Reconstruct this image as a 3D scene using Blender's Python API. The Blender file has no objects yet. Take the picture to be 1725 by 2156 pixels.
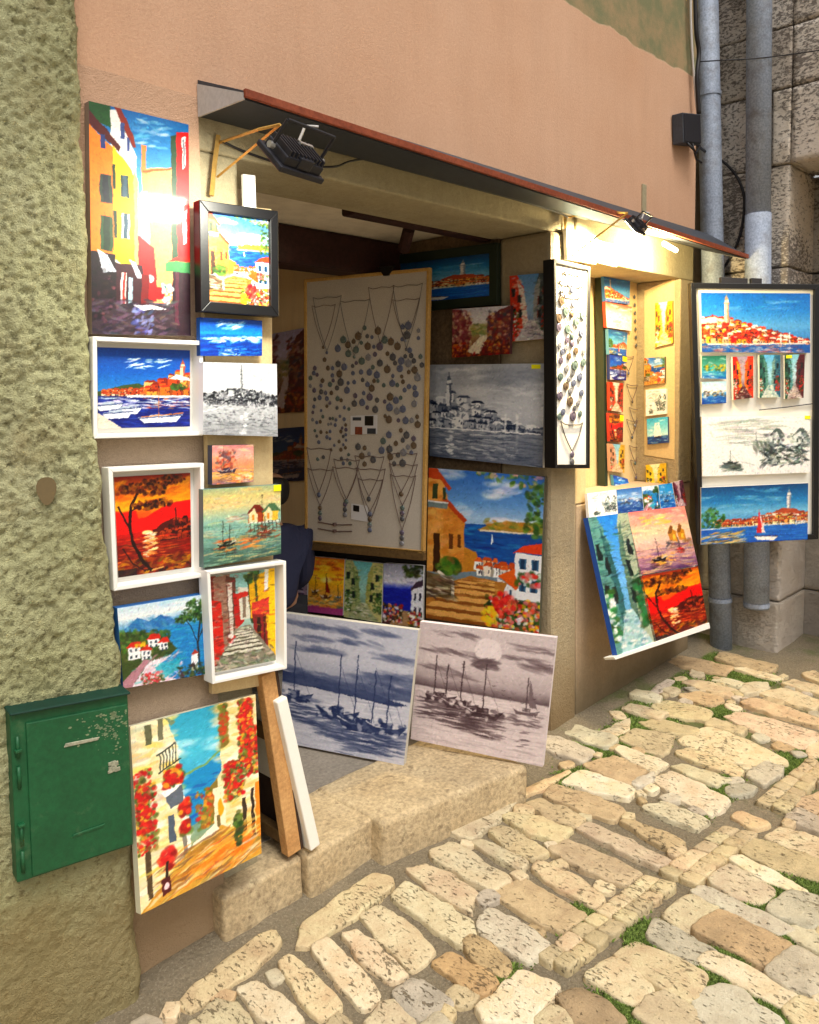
import bpy, math, random
import numpy as np
from mathutils import Vector

scene = bpy.context.scene
COL = scene.collection
R = math.radians
rng = np.random.default_rng(7)
random.seed(7)

# ------------------------------------------------------------------ camera
F, PCX, PCY = 1683.0, 862.5, 952.0          # focal length / principal point, in 1725 x 2156 picture units
CAM = np.array([0.0, -2.14, 1.73])
YAW, PITCH, ROLL = R(44.2), R(-4.5), R(0.8)
fw = np.array([math.cos(YAW)*math.cos(PITCH), math.sin(YAW)*math.cos(PITCH), math.sin(PITCH)])
rt0 = np.array([math.sin(YAW), -math.cos(YAW), 0.0])
up0 = np.cross(rt0, fw)
rt = math.cos(ROLL)*rt0 - math.sin(ROLL)*up0
up = math.cos(ROLL)*up0 + math.sin(ROLL)*rt0
cam = bpy.data.cameras.new('camera')
co = bpy.data.objects.new('camera', cam)
COL.objects.link(co)
from mathutils import Matrix
co.matrix_world = Matrix(((rt[0], up[0], -fw[0], CAM[0]), (rt[1], up[1], -fw[1], CAM[1]), (rt[2], up[2], -fw[2], CAM[2]), (0, 0, 0, 1)))
cam.sensor_fit = 'HORIZONTAL'
cam.sensor_width = 36.0
cam.lens = 36.0*F/1725.0
cam.shift_y = -(1078.0-PCY)/1725.0
cam.clip_start, cam.clip_end = 0.05, 500.0
scene.camera = co

# ------------------------------------------------------------------ light
SUN_EL, SUN_AZ = R(58), R(198)
world = bpy.data.worlds.new("World")
scene.world = world
world.use_nodes = True
wn = world.node_tree.nodes; wl = world.node_tree.links
wn.clear()
sky = wn.new('ShaderNodeTexSky'); sky.sky_type = 'NISHITA'; sky.sun_disc = False
sky.sun_elevation = SUN_EL; sky.sun_rotation = SUN_AZ
sky.air_density = 1.5; sky.dust_density = 5.0; sky.ozone_density = 0.6
hs = wn.new('ShaderNodeHueSaturation'); hs.inputs['Saturation'].default_value = 0.22
tint = wn.new('ShaderNodeMix'); tint.data_type = 'RGBA'; tint.blend_type = 'MULTIPLY'; tint.inputs[0].default_value = 1.0
tint.inputs[7].default_value = (1.0, 0.97, 0.945, 1)
bg = wn.new('ShaderNodeBackground'); bg.inputs['Strength'].default_value = 0.11
wo = wn.new('ShaderNodeOutputWorld')
wl.new(sky.outputs[0], hs.inputs['Color']); wl.new(hs.outputs[0], tint.inputs[6])
wl.new(tint.outputs[2], bg.inputs['Color']); wl.new(bg.outputs[0], wo.inputs['Surface'])
sl = bpy.data.lights.new('sun', 'SUN'); sl.energy = 1.3; sl.angle = R(28); sl.color = (1.0, 0.96, 0.9)
so = bpy.data.objects.new('sun', sl); COL.objects.link(so)
_d = Vector((math.sin(SUN_AZ)*math.cos(SUN_EL), math.cos(SUN_AZ)*math.cos(SUN_EL), math.sin(SUN_EL)))
so.rotation_euler = _d.to_track_quat('Z', 'Y').to_euler()
so.location = (0, -6, 8)
scene.view_settings.view_transform = 'Standard'
scene.view_settings.look = 'None'
scene.view_settings.gamma = 1.0
scene.view_settings.exposure = 0.34

# ------------------------------------------------------------------ geometry helpers
def ray(px, py):
    d = fw*F + rt*(px-PCX) - up*(py-PCY)
    return d/np.linalg.norm(d)
def hit(px, py, pl):
    p, n = pl
    d = ray(px, py)
    return CAM + d*(np.dot(p-CAM, n)/np.dot(d, n))
V = lambda *a: np.array(a, float)
def pl_y(d): return V(0, -d, 0), V(0, 1, 0)
def pl_x(c): return V(c, 0, 0), V(1, 0, 0)
def pl_v(x, y, deg): return V(x, y, 0), V(math.sin(R(deg)), -math.cos(R(deg)), 0)
def pl_pts(a, b, c):
    n = np.cross(b-a, c-a); return a, n/np.linalg.norm(n)
def pl_lean(pt, dt, pb, db):
    a = hit(*pt, pl_y(dt)); b = hit(*pb, pl_y(db))
    return pl_pts(a, a+V(1, 0, 0), b)
GS = 0.024
def gz(x, y): return GS*(x-1.2)
GROUND = pl_pts(V(0, 0, gz(0, 0)), V(1, 0, gz(1, 0)), V(0, 1, gz(0, 1)))
def quad(pl, *pts): return [hit(x, y, pl) for x, y in pts]

def tag(o, label=None, cat=None, group=None, kind=None):
    if label: o['label'] = label
    if cat: o['category'] = cat
    if group: o['group'] = group
    if kind: o['kind'] = kind
    return o
def thing(name, label, cat, loc, group=None):
    o = bpy.data.objects.new(name, None); COL.objects.link(o)
    o.location = Vector(loc); o.empty_display_size = 0.05
    return tag(o, label, cat, group)
def wloc(o):
    l = np.array(o.location)
    while o.parent: o = o.parent; l = l+np.array(o.location)
    return l
def build(name, verts, faces, mat, parent=None, colors=None, smooth=False, uv=None):
    v = np.asarray(verts, float).reshape(-1, 3)
    me = bpy.data.meshes.new(name)
    if parent is None:
        base = V((v[:, 0].min()+v[:, 0].max())/2, (v[:, 1].min()+v[:, 1].max())/2, v[:, 2].min())
    else:
        base = wloc(parent)
    lv = v-base
    if isinstance(faces, np.ndarray):
        nf, k = faces.shape
        me.vertices.add(len(lv)); me.vertices.foreach_set('co', lv.astype(np.float32).ravel())
        me.loops.add(nf*k); me.loops.foreach_set('vertex_index', faces.astype(np.int32).ravel())
        me.polygons.add(nf); me.polygons.foreach_set('loop_start', np.arange(0, nf*k, k, dtype=np.int32))
        me.update(calc_edges=True)
    else:
        me.from_pydata(lv.tolist(), [], [list(map(int, f)) for f in faces]); me.update()
    me.validate()
    if colors is not None:
        c = np.ones((len(lv), 4), np.float32); c[:, :3] = np.asarray(colors)[:, :3]
        at = me.color_attributes.new('art', 'FLOAT_COLOR', 'POINT'); at.data.foreach_set('color', c.ravel())
    if smooth: me.polygons.foreach_set('use_smooth', np.ones(len(me.polygons), bool))
    me.materials.append(mat)
    o = bpy.data.objects.new(name, me); COL.objects.link(o)
    if parent is None: o.location = Vector(base)
    else: o.parent = parent
    return o

class MB:
    """collects shapes that become ONE mesh"""
    def __init__(s): s.v = []; s.f = []; s.c = []
    def add(s, v, f, c=None):
        b = len(s.v); s.v += [list(map(float, p)) for p in v]; s.f += [[i+b for i in q] for q in f]
        s.c += [c if c is not None else (1, 1, 1)]*len(v); return s
    def box(s, x0, x1, y0, y1, z0, z1, c=None):
        return s.hexa([(x0, y0, z0), (x1, y0, z0), (x1, y1, z0), (x0, y1, z0)], [(x0, y0, z1), (x1, y0, z1), (x1, y1, z1), (x0, y1, z1)], c)
    def hexa(s, a, b, c=None):
        return s.add(list(a)+list(b), [(3, 2, 1, 0), (4, 5, 6, 7), (0, 1, 5, 4), (1, 2, 6, 5), (2, 3, 7, 6), (3, 0, 4, 7)], c)
    def obox(s, ctr, ax, ay, az, c=None):
        ctr, ax, ay, az = map(np.array, (ctr, ax, ay, az))
        return s.hexa([ctr-ax-ay-az, ctr+ax-ay-az, ctr+ax+ay-az, ctr-ax+ay-az], [ctr-ax-ay+az, ctr+ax-ay+az, ctr+ax+ay+az, ctr-ax+ay+az], c)
    def tube(s, pts, r, n=8, c=None, cap=True):
        pts = [np.array(p, float) for p in pts]; rs = r if hasattr(r, '__len__') else [r]*len(pts)
        b = []; prev = None
        for i, p in enumerate(pts):
            t = pts[min(i+1, len(pts)-1)]-pts[max(i-1, 0)]; t = t/(np.linalg.norm(t)+1e-9)
            if prev is None:
                a = np.cross(t, V(0, 0, 1)) if abs(t[2]) < .9 else np.cross(t, V(1, 0, 0))
            else: a = prev-t*np.dot(prev, t)
            a /= np.linalg.norm(a); prev = a; e = np.cross(t, a)
            b += [p+rs[i]*(a*math.cos(2*math.pi*k/n)+e*math.sin(2*math.pi*k/n)) for k in range(n)]
        f = []
        for i in range(len(pts)-1):
            for k in range(n): f.append((i*n+k, i*n+(k+1) % n, (i+1)*n+(k+1) % n, (i+1)*n+k))
        if cap: f += [tuple(range(n))[::-1], tuple((len(pts)-1)*n+k for k in range(n))]
        return s.add(b, f, c)
    def build(s, name, mat, parent=None, smooth=False, bev=0.0, seg=2, col=False):
        o = build(name, s.v, s.f, mat, parent, colors=s.c if col else None, smooth=smooth)
        if bev:
            m = o.modifiers.new('bevel', 'BEVEL'); m.width = bev; m.segments = seg; m.limit_method = 'ANGLE'; m.angle_limit = R(40)
        return o

def vnoise(x, y, seed):
    r = np.random.default_rng(seed); t = r.random((128, 128))
    xi = np.floor(x).astype(int); yi = np.floor(y).astype(int); fx = x-xi; fy = y-yi
    fx = fx*fx*(3-2*fx); fy = fy*fy*(3-2*fy)
    g = lambda i, j: t[j % 128, i % 128]
    return (g(xi, yi)*(1-fx)+g(xi+1, yi)*fx)*(1-fy)+(g(xi, yi+1)*(1-fx)+g(xi+1, yi+1)*fx)*fy
def fbm(x, y, seed, o=4, gain=.5):
    s = 0; a = 1; n = 0
    for i in range(o): s = s+a*vnoise(x*2**i+i*17.3, y*2**i+i*5.1, seed+i); n += a; a *= gain
    return s/n
def s2l(c):
    c = np.clip(np.asarray(c, float), 0, 1); return np.where(c <= .04045, c/12.92, ((c+.055)/1.055)**2.4)
def hx(h): return np.array([int(h[i:i+2], 16)/255 for i in (0, 2, 4)])
def lin(h): return tuple(s2l(hx(h)))

# ------------------------------------------------------------------ materials
def nmat(name):
    m = bpy.data.materials.new(name); m.use_nodes = True; nt = m.node_tree
    return m, nt, nt.nodes['Principled BSDF']
def ramp(nt, fac, stops):
    r = nt.nodes.new('ShaderNodeValToRGB'); e = r.color_ramp.elements
    while len(e) < len(stops): e.new(.5)
    for el, (p, c) in zip(e, stops): el.position = p; el.color = (*c[:3], 1) if len(c) >= 3 else (c[0],)*3+(1,)
    nt.links.new(fac, r.inputs[0]); return r.outputs[0]
def noise(nt, co_, scale, detail=4, rough=.55, dist=0):
    n = nt.nodes.new('ShaderNodeTexNoise'); n.inputs['Scale'].default_value = scale; n.inputs['Detail'].default_value = detail
    n.inputs['Roughness'].default_value = rough; n.inputs['Distortion'].default_value = dist
    nt.links.new(co_, n.inputs['Vector']); return n.outputs[0]
def mix(nt, fac, a, b, mode='MIX'):
    m = nt.nodes.new('ShaderNodeMix'); m.data_type = 'RGBA'; m.blend_type = mode
    for s_, v in ((0, fac), (6, a), (7, b)):
        if isinstance(v, (int, float)): m.inputs[s_].default_value = v
        elif isinstance(v, (tuple, list, np.ndarray)): m.inputs[s_].default_value = (*v[:3], 1)
        else: nt.links.new(v, m.inputs[s_])
    return m.outputs[2]
def math_(nt, op, a, b=0, clamp=False):
    m = nt.nodes.new('ShaderNodeMath'); m.operation = op; m.use_clamp = clamp
    for i, v in enumerate((a, b)):
        if isinstance(v, (int, float)): m.inputs[i].default_value = v
        else: nt.links.new(v, m.inputs[i])
    return m.outputs[0]
def position(nt): return nt.nodes.new('ShaderNodeNewGeometry').outputs['Position']
def bump(nt, b, h, strength, dist, prev=None):
    n = nt.nodes.new('ShaderNodeBump'); n.inputs['Strength'].default_value = strength; n.inputs['Distance'].default_value = dist
    nt.links.new(h, n.inputs['Height'])
    if prev: nt.links.new(prev, n.inputs['Normal'])
    nt.links.new(n.outputs[0], b.inputs['Normal']); return n.outputs[0]
def attr(nt, name='art'):
    a = nt.nodes.new('ShaderNodeAttribute'); a.attribute_name = name; return a.outputs['Color']
def sep(nt, v, i):
    s_ = nt.nodes.new('ShaderNodeSeparateXYZ'); nt.links.new(v, s_.inputs[0]); return s_.outputs[i]

def surf(name, c1, c2, rough=.8, s1=3, s2=60, bs=.3, bd=.004, grain=.12, spots=None, metal=0, spec=.3):
    """two-tone weathered surface with fine grain and relief"""
    m, nt, b = nmat(name); p = position(nt)
    n1 = noise(nt, p, s1, 6, .6); c = mix(nt, ramp(nt, n1, [(.3, (0,)), (.7, (1,))]), lin(c1), lin(c2))
    n2 = noise(nt, p, s2, 4, .7)
    c = mix(nt, grain, c, ramp(nt, n2, [(.3, (0,)), (.7, (1,))]), 'OVERLAY')
    if spots:
        sc, lo, hi, col, amt = spots
        n3 = noise(nt, p, sc, 5, .65); c = mix(nt, math_(nt, 'MULTIPLY', ramp(nt, n3, [(lo, (0,)), (hi, (1,))]), amt), c, lin(col))
    nt.links.new(c, b.inputs['Base Color']); b.inputs['Roughness'].default_value = rough; b.inputs['Metallic'].default_value = metal
    b.inputs['Specular IOR Level'].default_value = spec
    if bs: bump(nt, b, n2, bs, bd)
    return m
def plain(name, c, rough=.5, metal=0, bs=.08, scale=120, emit=0, spec=.5):
    m, nt, b = nmat(name); p = position(nt); n = noise(nt, p, scale, 3)
    cc = mix(nt, .12, lin(c), n, 'OVERLAY'); nt.links.new(cc, b.inputs['Base Color'])
    b.inputs['Roughness'].default_value = rough; b.inputs['Metallic'].default_value = metal; b.inputs['Specular IOR Level'].default_value = spec
    if bs: bump(nt, b, n, bs, .002)
    if emit: b.inputs['Emission Color'].default_value = (*lin(c), 1); b.inputs['Emission Strength'].default_value = emit
    return m
def paint_mat(name, rough, spec=.5, coat=0.0):
    m, nt, b = nmat(name); p = position(nt); a = attr(nt)
    w = nt.nodes.new('ShaderNodeTexNoise'); w.inputs['Scale'].default_value = 55; w.inputs['Detail'].default_value = 5; nt.links.new(p, w.inputs['Vector'])
    c = mix(nt, .10, a, w.outputs[0], 'OVERLAY'); nt.links.new(c, b.inputs['Base Color'])
    b.inputs['Roughness'].default_value = rough; b.inputs['Specular IOR Level'].default_value = spec
    b.inputs['Coat Weight'].default_value = coat; b.inputs['Coat Roughness'].default_value = .07
    h = math_(nt, 'ADD', noise(nt, p, 260, 2), noise(nt, p, 900, 1))
    bump(nt, b, h, .25, .0012); return m
M = {}
M['oil'] = paint_mat('oil paint on canvas', .42)
M['poster'] = paint_mat('glossy varnished print', .45, .4, .7)
M['matt'] = paint_mat('matt acrylic on canvas', .6, .3)
M['white_wood'] = plain('white lacquered wood', 'f2f0ea', .4, spec=.4)
M['black_wood'] = plain('black stained wood', '0b0b0e', .4)
M['dark_green_wood'] = plain('dark green wood', '1c2a1c', .5)
M['gold_wood'] = surf('golden wood moulding', 'b98d4a', 'caa25e', .5, 8, 80, .2, .001, .2)
M['brown_wood'] = surf('dark brown wood', '5a4326', '6a5230', .6, 6, 60, .3, .001, .3)
M['raw_wood'] = surf('raw pine stretcher wood', 'b98752', 'cf9f66', .65, 9, 90, .3, .001, .25)
M['canvas_back'] = surf('dark back of primed canvas', '3a2a22', '46352a', .9, 6, 200, .3, .001, .2)
M['linen'] = surf('grey linen board', 'bfb6a9', 'c8bfb3', .9, 3, 300, .4, .001, .25)
M['white_linen'] = surf('white linen board', 'ebe8dc', 'f4f1e6', .85, 3, 300, .3, .001, .15)
M['sticker'] = plain('yellow price sticker', 'f4f000', .6, bs=0)
M['paper'] = plain('white paper', 'd8d6d8', .7, bs=0)
M['cable'] = plain('black cable rubber', '17151a', .5, bs=0)
M['white_cable'] = plain('pale cable', 'c8c4c0', .5, bs=0)
M['zinc'] = surf('blue grey zinc pipe', '929eb2', 'a2acbc', .6, 4, 90, .2, .001, .3, (11, .5, .72, '6e6a66', .6), .1, .3)
M['zinc_new'] = surf('clean pale grey pipe', '98a4b8', 'a4aec0', .5, 4, 90, .1, .001, .12, None, .2, .4)
M['grey_metal'] = surf('grey galvanised sheet', '3a3e46', '484c54', .6, 3, 70, .15, .001, .15, (9, .6, .75, '5a5550', .5), .2)
M['pale_metal'] = surf('pale grey gusset sheet', 'b4b2b0', 'c0bebc', .6, 3, 70, .15, .001, .12)
M['rust'] = surf('rust red painted edge', '7c3a24', '8f4a30', .7, 6, 70, .2, .001, .3)
M['dark_iron'] = plain('dark cast housing', '24242c', .5, .2)
M['brass'] = surf('yellowed bracket steel', 'b88f45', 'cda65a', .45, 8, 90, .1, .001, .2, None, .4)
M['steel'] = plain('bright screw steel', 'b8b8b8', .35, .6)
# ------------------------------------------------------------------ painter: strokes on a colour grid
class Art:
    def __init__(s, w, h, seed=1):
        s.w, s.h = int(w), int(h); s.a = np.zeros((s.h, s.w, 3)); s.r = np.random.default_rng(seed); s.asp = s.h/s.w
        s.xs = (np.arange(s.w)+.5)/s.w; s.ys = (np.arange(s.h)+.5)/s.h
    def vg(s, *st):
        y = [p for p, _ in st]; c = np.array([hx(k) for _, k in st])
        for i in range(3): s.a[:, :, i] = np.interp(s.ys, y, c[:, i])[:, None]
        return s
    def _box(s, x0, x1, y0, y1):
        return max(0, int(x0*s.w)-1), min(s.w, int(x1*s.w)+2), max(0, int(y0*s.h)-1), min(s.h, int(y1*s.h)+2)
    def _put(s, b, m, c, a):
        i0, i1, j0, j1 = b
        if i1 <= i0 or j1 <= j0: return
        c = hx(c) if isinstance(c, str) else c
        m = (m*a)[:, :, None]; t = s.a[j0:j1, i0:i1]; t[:] = t*(1-m)+c*m
    def poly(s, pts, c, a=1.0):
        p = np.array(pts, float); b = s._box(p[:, 0].min(), p[:, 0].max(), p[:, 1].min(), p[:, 1].max()); i0, i1, j0, j1 = b
        if i1 <= i0 or j1 <= j0: return s
        X = s.xs[None, i0:i1]; Y = s.ys[j0:j1, None]; m = np.zeros((j1-j0, i1-i0), bool)
        for k in range(len(p)):
            (xa, ya), (xb, yb) = p[k], p[(k+1) % len(p)]
            if ya == yb: continue
            m ^= ((ya > Y) != (yb > Y)) & (X < (xb-xa)*(Y-ya)/(yb-ya)+xa)
        s._put(b, m.astype(float), c, a); return s
    def rect(s, x0, y0, x1, y1, c, a=1.0): return s.poly([(x0, y0), (x1, y0), (x1, y1), (x0, y1)], c, a)
    def ell(s, cx, cy, rx, ry, c, a=1.0, ang=0.0, soft=.25):
        m_ = max(rx, ry/s.asp if 0 else rx)+ry; b = s._box(cx-rx-ry*s.asp, cx+rx+ry*s.asp, cy-ry-rx/s.asp, cy+ry+rx/s.asp); i0, i1, j0, j1 = b
        if i1 <= i0 or j1 <= j0: return s
        dx = (s.xs[None, i0:i1]-cx)*s.w; dy = (s.ys[j0:j1, None]-cy)*s.h
        u = dx*math.cos(ang)+dy*math.sin(ang); v = -dx*math.sin(ang)+dy*math.cos(ang)
        d = np.sqrt((u/max(rx*s.w, .4))**2+(v/max(ry*s.h, .4))**2)
        s._put(b, np.clip((1+soft/2-d)/soft, 0, 1), c, a); return s
    def line(s, pts, wd, c, a=1.0):
        for (xa, ya), (xb, yb) in zip(pts[:-1], pts[1:]):
            e = wd; b = s._box(min(xa, xb)-e*s.asp, max(xa, xb)+e*s.asp, min(ya, yb)-e, max(ya, yb)+e); i0, i1, j0, j1 = b
            if i1 <= i0 or j1 <= j0: continue
            X = (s.xs[None, i0:i1])*s.w; Y = s.ys[j0:j1, None]*s.h
            ax, ay, bx, by = xa*s.w, ya*s.h, xb*s.w, yb*s.h; L = (bx-ax)**2+(by-ay)**2+1e-9
            t = np.clip(((X-ax)*(bx-ax)+(Y-ay)*(by-ay))/L, 0, 1); d = np.hypot(X-ax-t*(bx-ax), Y-ay-t*(by-ay))
            s._put(b, np.clip(wd*s.h/2+.6-d, 0, 1), c, a)
        return s
    def dabs(s, n, box, cols, lx, ly, ang=0.0, aj=.3, a=.8, ok=None):
        x0, y0, x1, y1 = box; r = s.r
        for k in range(n):
            x = r.uniform(x0, x1); y = r.uniform(y0, y1)
            if ok and not ok(x, y): continue
            q = r.uniform(.55, 1.35); c = np.clip(hx(cols[r.integers(len(cols))])+r.normal(0, .025, 3), 0, 1)
            s.ell(x, y, lx*q, ly*q, c, a*r.uniform(.6, 1), ang+r.normal(0, aj), .5)
        return s
    def blob(s, cx, cy, rx, ry, cols, n, sz=.02):
        return s.dabs(n, (cx-rx, cy-ry, cx+rx, cy+ry), cols, sz*s.asp, sz, 0, 1.5, .85, lambda x, y: ((x-cx)/rx)**2+((y-cy)/ry)**2 < 1)
    def restroke(s):
        n = int(np.clip(s.w*s.h/24, 200, 2600)); f = s.r.uniform(0, 9)
        for _ in range(n):
            x, y = s.r.uniform(0, 1, 2); i = min(s.w-1, int(x*s.w)); j = min(s.h-1, int(y*s.h)); c = s.a[j, i]*s.r.uniform(.84, 1.14)+s.r.normal(0, .018, 3)
            q = s.r.uniform(.6, 1.5); ang = 1.3*math.sin(x*5+f)+1.1*math.cos(y*6-f)+s.r.normal(0, .35)
            s.ell(x, y, q*3.1/s.w, q*1.05/s.h, np.clip(c, 0, 1), .7, ang, .6)
    def done(s, warp=.006, mono=None, grain=.02, gain=1.0):
        s.restroke()
        X, Y = np.meshgrid(s.xs, s.ys); k = 22
        dx = (fbm(X*k/s.asp, Y*k, 3, 2)-.5)*warp*s.h*3; dy = (fbm(X*k/s.asp+9, Y*k+4, 8, 2)-.5)*warp*s.h*3
        i = np.clip((X*s.w+dx).astype(int), 0, s.w-1); j = np.clip((Y*s.h+dy).astype(int), 0, s.h-1)
        o = s.a[j, i]
        if mono:
            l = o@np.array([.3, .59, .11]); d, m_ = hx(mono[0]), hx(mono[1]); o = d+(m_-d)*l[:, :, None]
        l_ = o.mean(2, keepdims=True); o = l_+(o-l_)*1.1; o = (o-.5)*1.16+.46; o = o+s.r.normal(0, grain, o.shape)+(fbm(X*40/s.asp, Y*60, 5, 2)-.5)[:, :, None]*.06
        return np.clip(o*gain, 0, 1)

def sky(C, hor, st, cl=None, n=12):
    C.vg(*st)
    if cl:
        for k in range(n):
            cx, cy = C.r.uniform(0, 1), C.r.uniform(.05*hor, hor*.85)
            C.dabs(14, (cx-.12, cy-.03, cx+.12, cy+.03), cl, .07, .016, 0, .15, .35)
    return C
def sea(C, y0, y1, cols, n=160, lx=.07, ly=.007): return C.dabs(n, (0, y0, 1, y1), cols, lx, ly, 0, .06, .6)
def town(C, yb, x0, x1, prof, walls, roofs, hs=.05, tiers=4, dark='2a2030', wn=1):
    for t in range(tiers, -1, -1):
        x = x0-C.r.uniform(0, hs)
        while x < x1:
            w = hs*C.r.uniform(.7, 1.5)
            h = prof(min(max(x+w/2, x0), x1)); y1 = yb-h*t/(tiers+1); hh = max(.02, h/(tiers+1)*C.r.uniform(1.0, 1.7))
            wl_ = walls[C.r.integers(len(walls))]; rf = roofs[C.r.integers(len(roofs))]
            C.rect(x, y1-hh, x+w*.97, y1+.01, hx(wl_)*C.r.uniform(.85, 1.08))
            C.rect(x+w*.72, y1-hh, x+w*.97, y1+.01, hx(wl_)*.68)
            C.poly([(x-.006, y1-hh+.004), (x+w*.25, y1-hh-.022), (x+w*.8, y1-hh-.022), (x+w+.004, y1-hh+.006)], rf)
            if wn:
                for q in range(C.r.integers(2, 5)):
                    xx = x+w*C.r.uniform(.15, .8); yy = y1-hh*C.r.uniform(.2, .8); C.rect(xx, yy-.012, xx+.009, yy+.01, dark, .8)
            x += w
    return C
def refl(C, yb, dep, x0, x1, cols, n=120, lx=.03): return C.dabs(n, (x0, yb, x1, yb+dep), cols, lx, .006, 0, .05, .6)
def tower(C, x, yb, yt, w, c1, c2):
    C.rect(x-w, yt+(yb-yt)*.3, x+w, yb, c1); C.rect(x+w*.2, yt+(yb-yt)*.3, x+w, yb, c2)
    C.rect(x-w*1.25, yt+(yb-yt)*.28, x+w*1.25, yt+(yb-yt)*.34, c2); C.rect(x-w*.8, yt+(yb-yt)*.18, x+w*.8, yt+(yb-yt)*.3, c1)
    C.poly([(x-w*.9, yt+(yb-yt)*.2), (x, yt), (x+w*.9, yt+(yb-yt)*.2)], c2); C.line([(x, yt-.02), (x, yt+.03)], .006, c2); return C
def boat(C, x, y, s, hull, mast, masts=1, sail=None, trim='e8e0d0'):
    C.poly([(x-s, y-s*.22), (x-s*.7, y+s*.25), (x+s*.7, y+s*.25), (x+s*1.05, y-s*.28), (x+s*.4, y-s*.05), (x-s*.5, y-s*.02)], hull)
    C.line([(x-s, y-s*.22), (x-s*.5, y-s*.02), (x+s*.4, y-s*.05), (x+s*1.05, y-s*.28)], .008, trim)
    C.rect(x-s*.3, y-s*.3, x+s*.3, y-s*.02, hull); C.dabs(10, (x-s*.8, y-s*.3, x+s*.8, y+s*.1), [trim, hull], s*.12, s*.05, 0, .4, .6)
    for k in range(masts):
        mx = x+(k-(masts-1)/2)*s*.7; C.line([(mx, y-s*.1), (mx, y-s*(2.6-.5*k))], .008, mast); C.line([(mx, y-s*2.2), (mx+s*.8, y-s*.2)], .003, mast, .6)
    if sail: C.poly([(x+.01, y-s*2.5), (x+.02, y-s*.35), (x+s*.75, y-s*.35)], sail)
    refl(C, y+s*.25, s*.9, x-s, x+s, [hull, hull, mast], 30, s*.35); return C
def stairs(C, yn, yf, xn, xf, n, c1, c2):
    for k in range(n):
        t0, t1 = (k/n)**1.0, ((k+1)/n)**1.0; e = lambda t: 1-(1-t)**1.6
        ya, yb = yn+(yf-yn)*e(t0), yn+(yf-yn)*e(t1); xa = [xn[i]+(xf[i]-xn[i])*e(t0) for i in (0, 1)]; xb = [xn[i]+(xf[i]-xn[i])*e(t1) for i in (0, 1)]
        m = ya+(yb-ya)*.4
        C.poly([(xa[0], ya), (xa[1], ya), (xa[1], m), (xa[0], m)], c2); C.poly([(xa[0], m), (xa[1], m), (xb[1], yb), (xb[0], yb)], c1)
        C.dabs(6, (xa[0], yb, xa[1], ya), [c1, c2], .05, .006, 0, .1, .5)
    return C
def wins(C, x, y, w, h, nx, ny, dx, dy, c, sh=None, sk=0.0):
    for i in range(nx):
        for j in range(ny):
            X, Y = x+i*dx, y+j*dy+i*sk
            if sh: C.rect(X-w*.45, Y, X+w*1.45, Y+h, sh)
            C.rect(X, Y, X+w, Y+h, c)
    return C
def flowers(C, box, reds, greens, n, sz=.016):
    C.dabs(n, box, greens, sz*C.asp, sz, 0, 1.5, .8); C.dabs(int(n*.9), box, reds, sz*.9*C.asp, sz*.8, 0, 1.5, .9); return C
def tree(C, x, y, h, cols, lean=0, w=.02, cr=.28):
    C.line([(x, y), (x+lean*.4, y-h*.5), (x+lean, y-h*.8)], w, cols[-1]); C.line([(x+lean*.4, y-h*.45), (x+lean+.1, y-h*.85)], w*.5, cols[-1])
    for k in range(5):
        C.blob(x+lean+C.r.uniform(-cr, cr)*.6, y-h*C.r.uniform(.8, 1.05), cr*.55, h*.11, cols[:-1], 40, .018)
    return C

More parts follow.
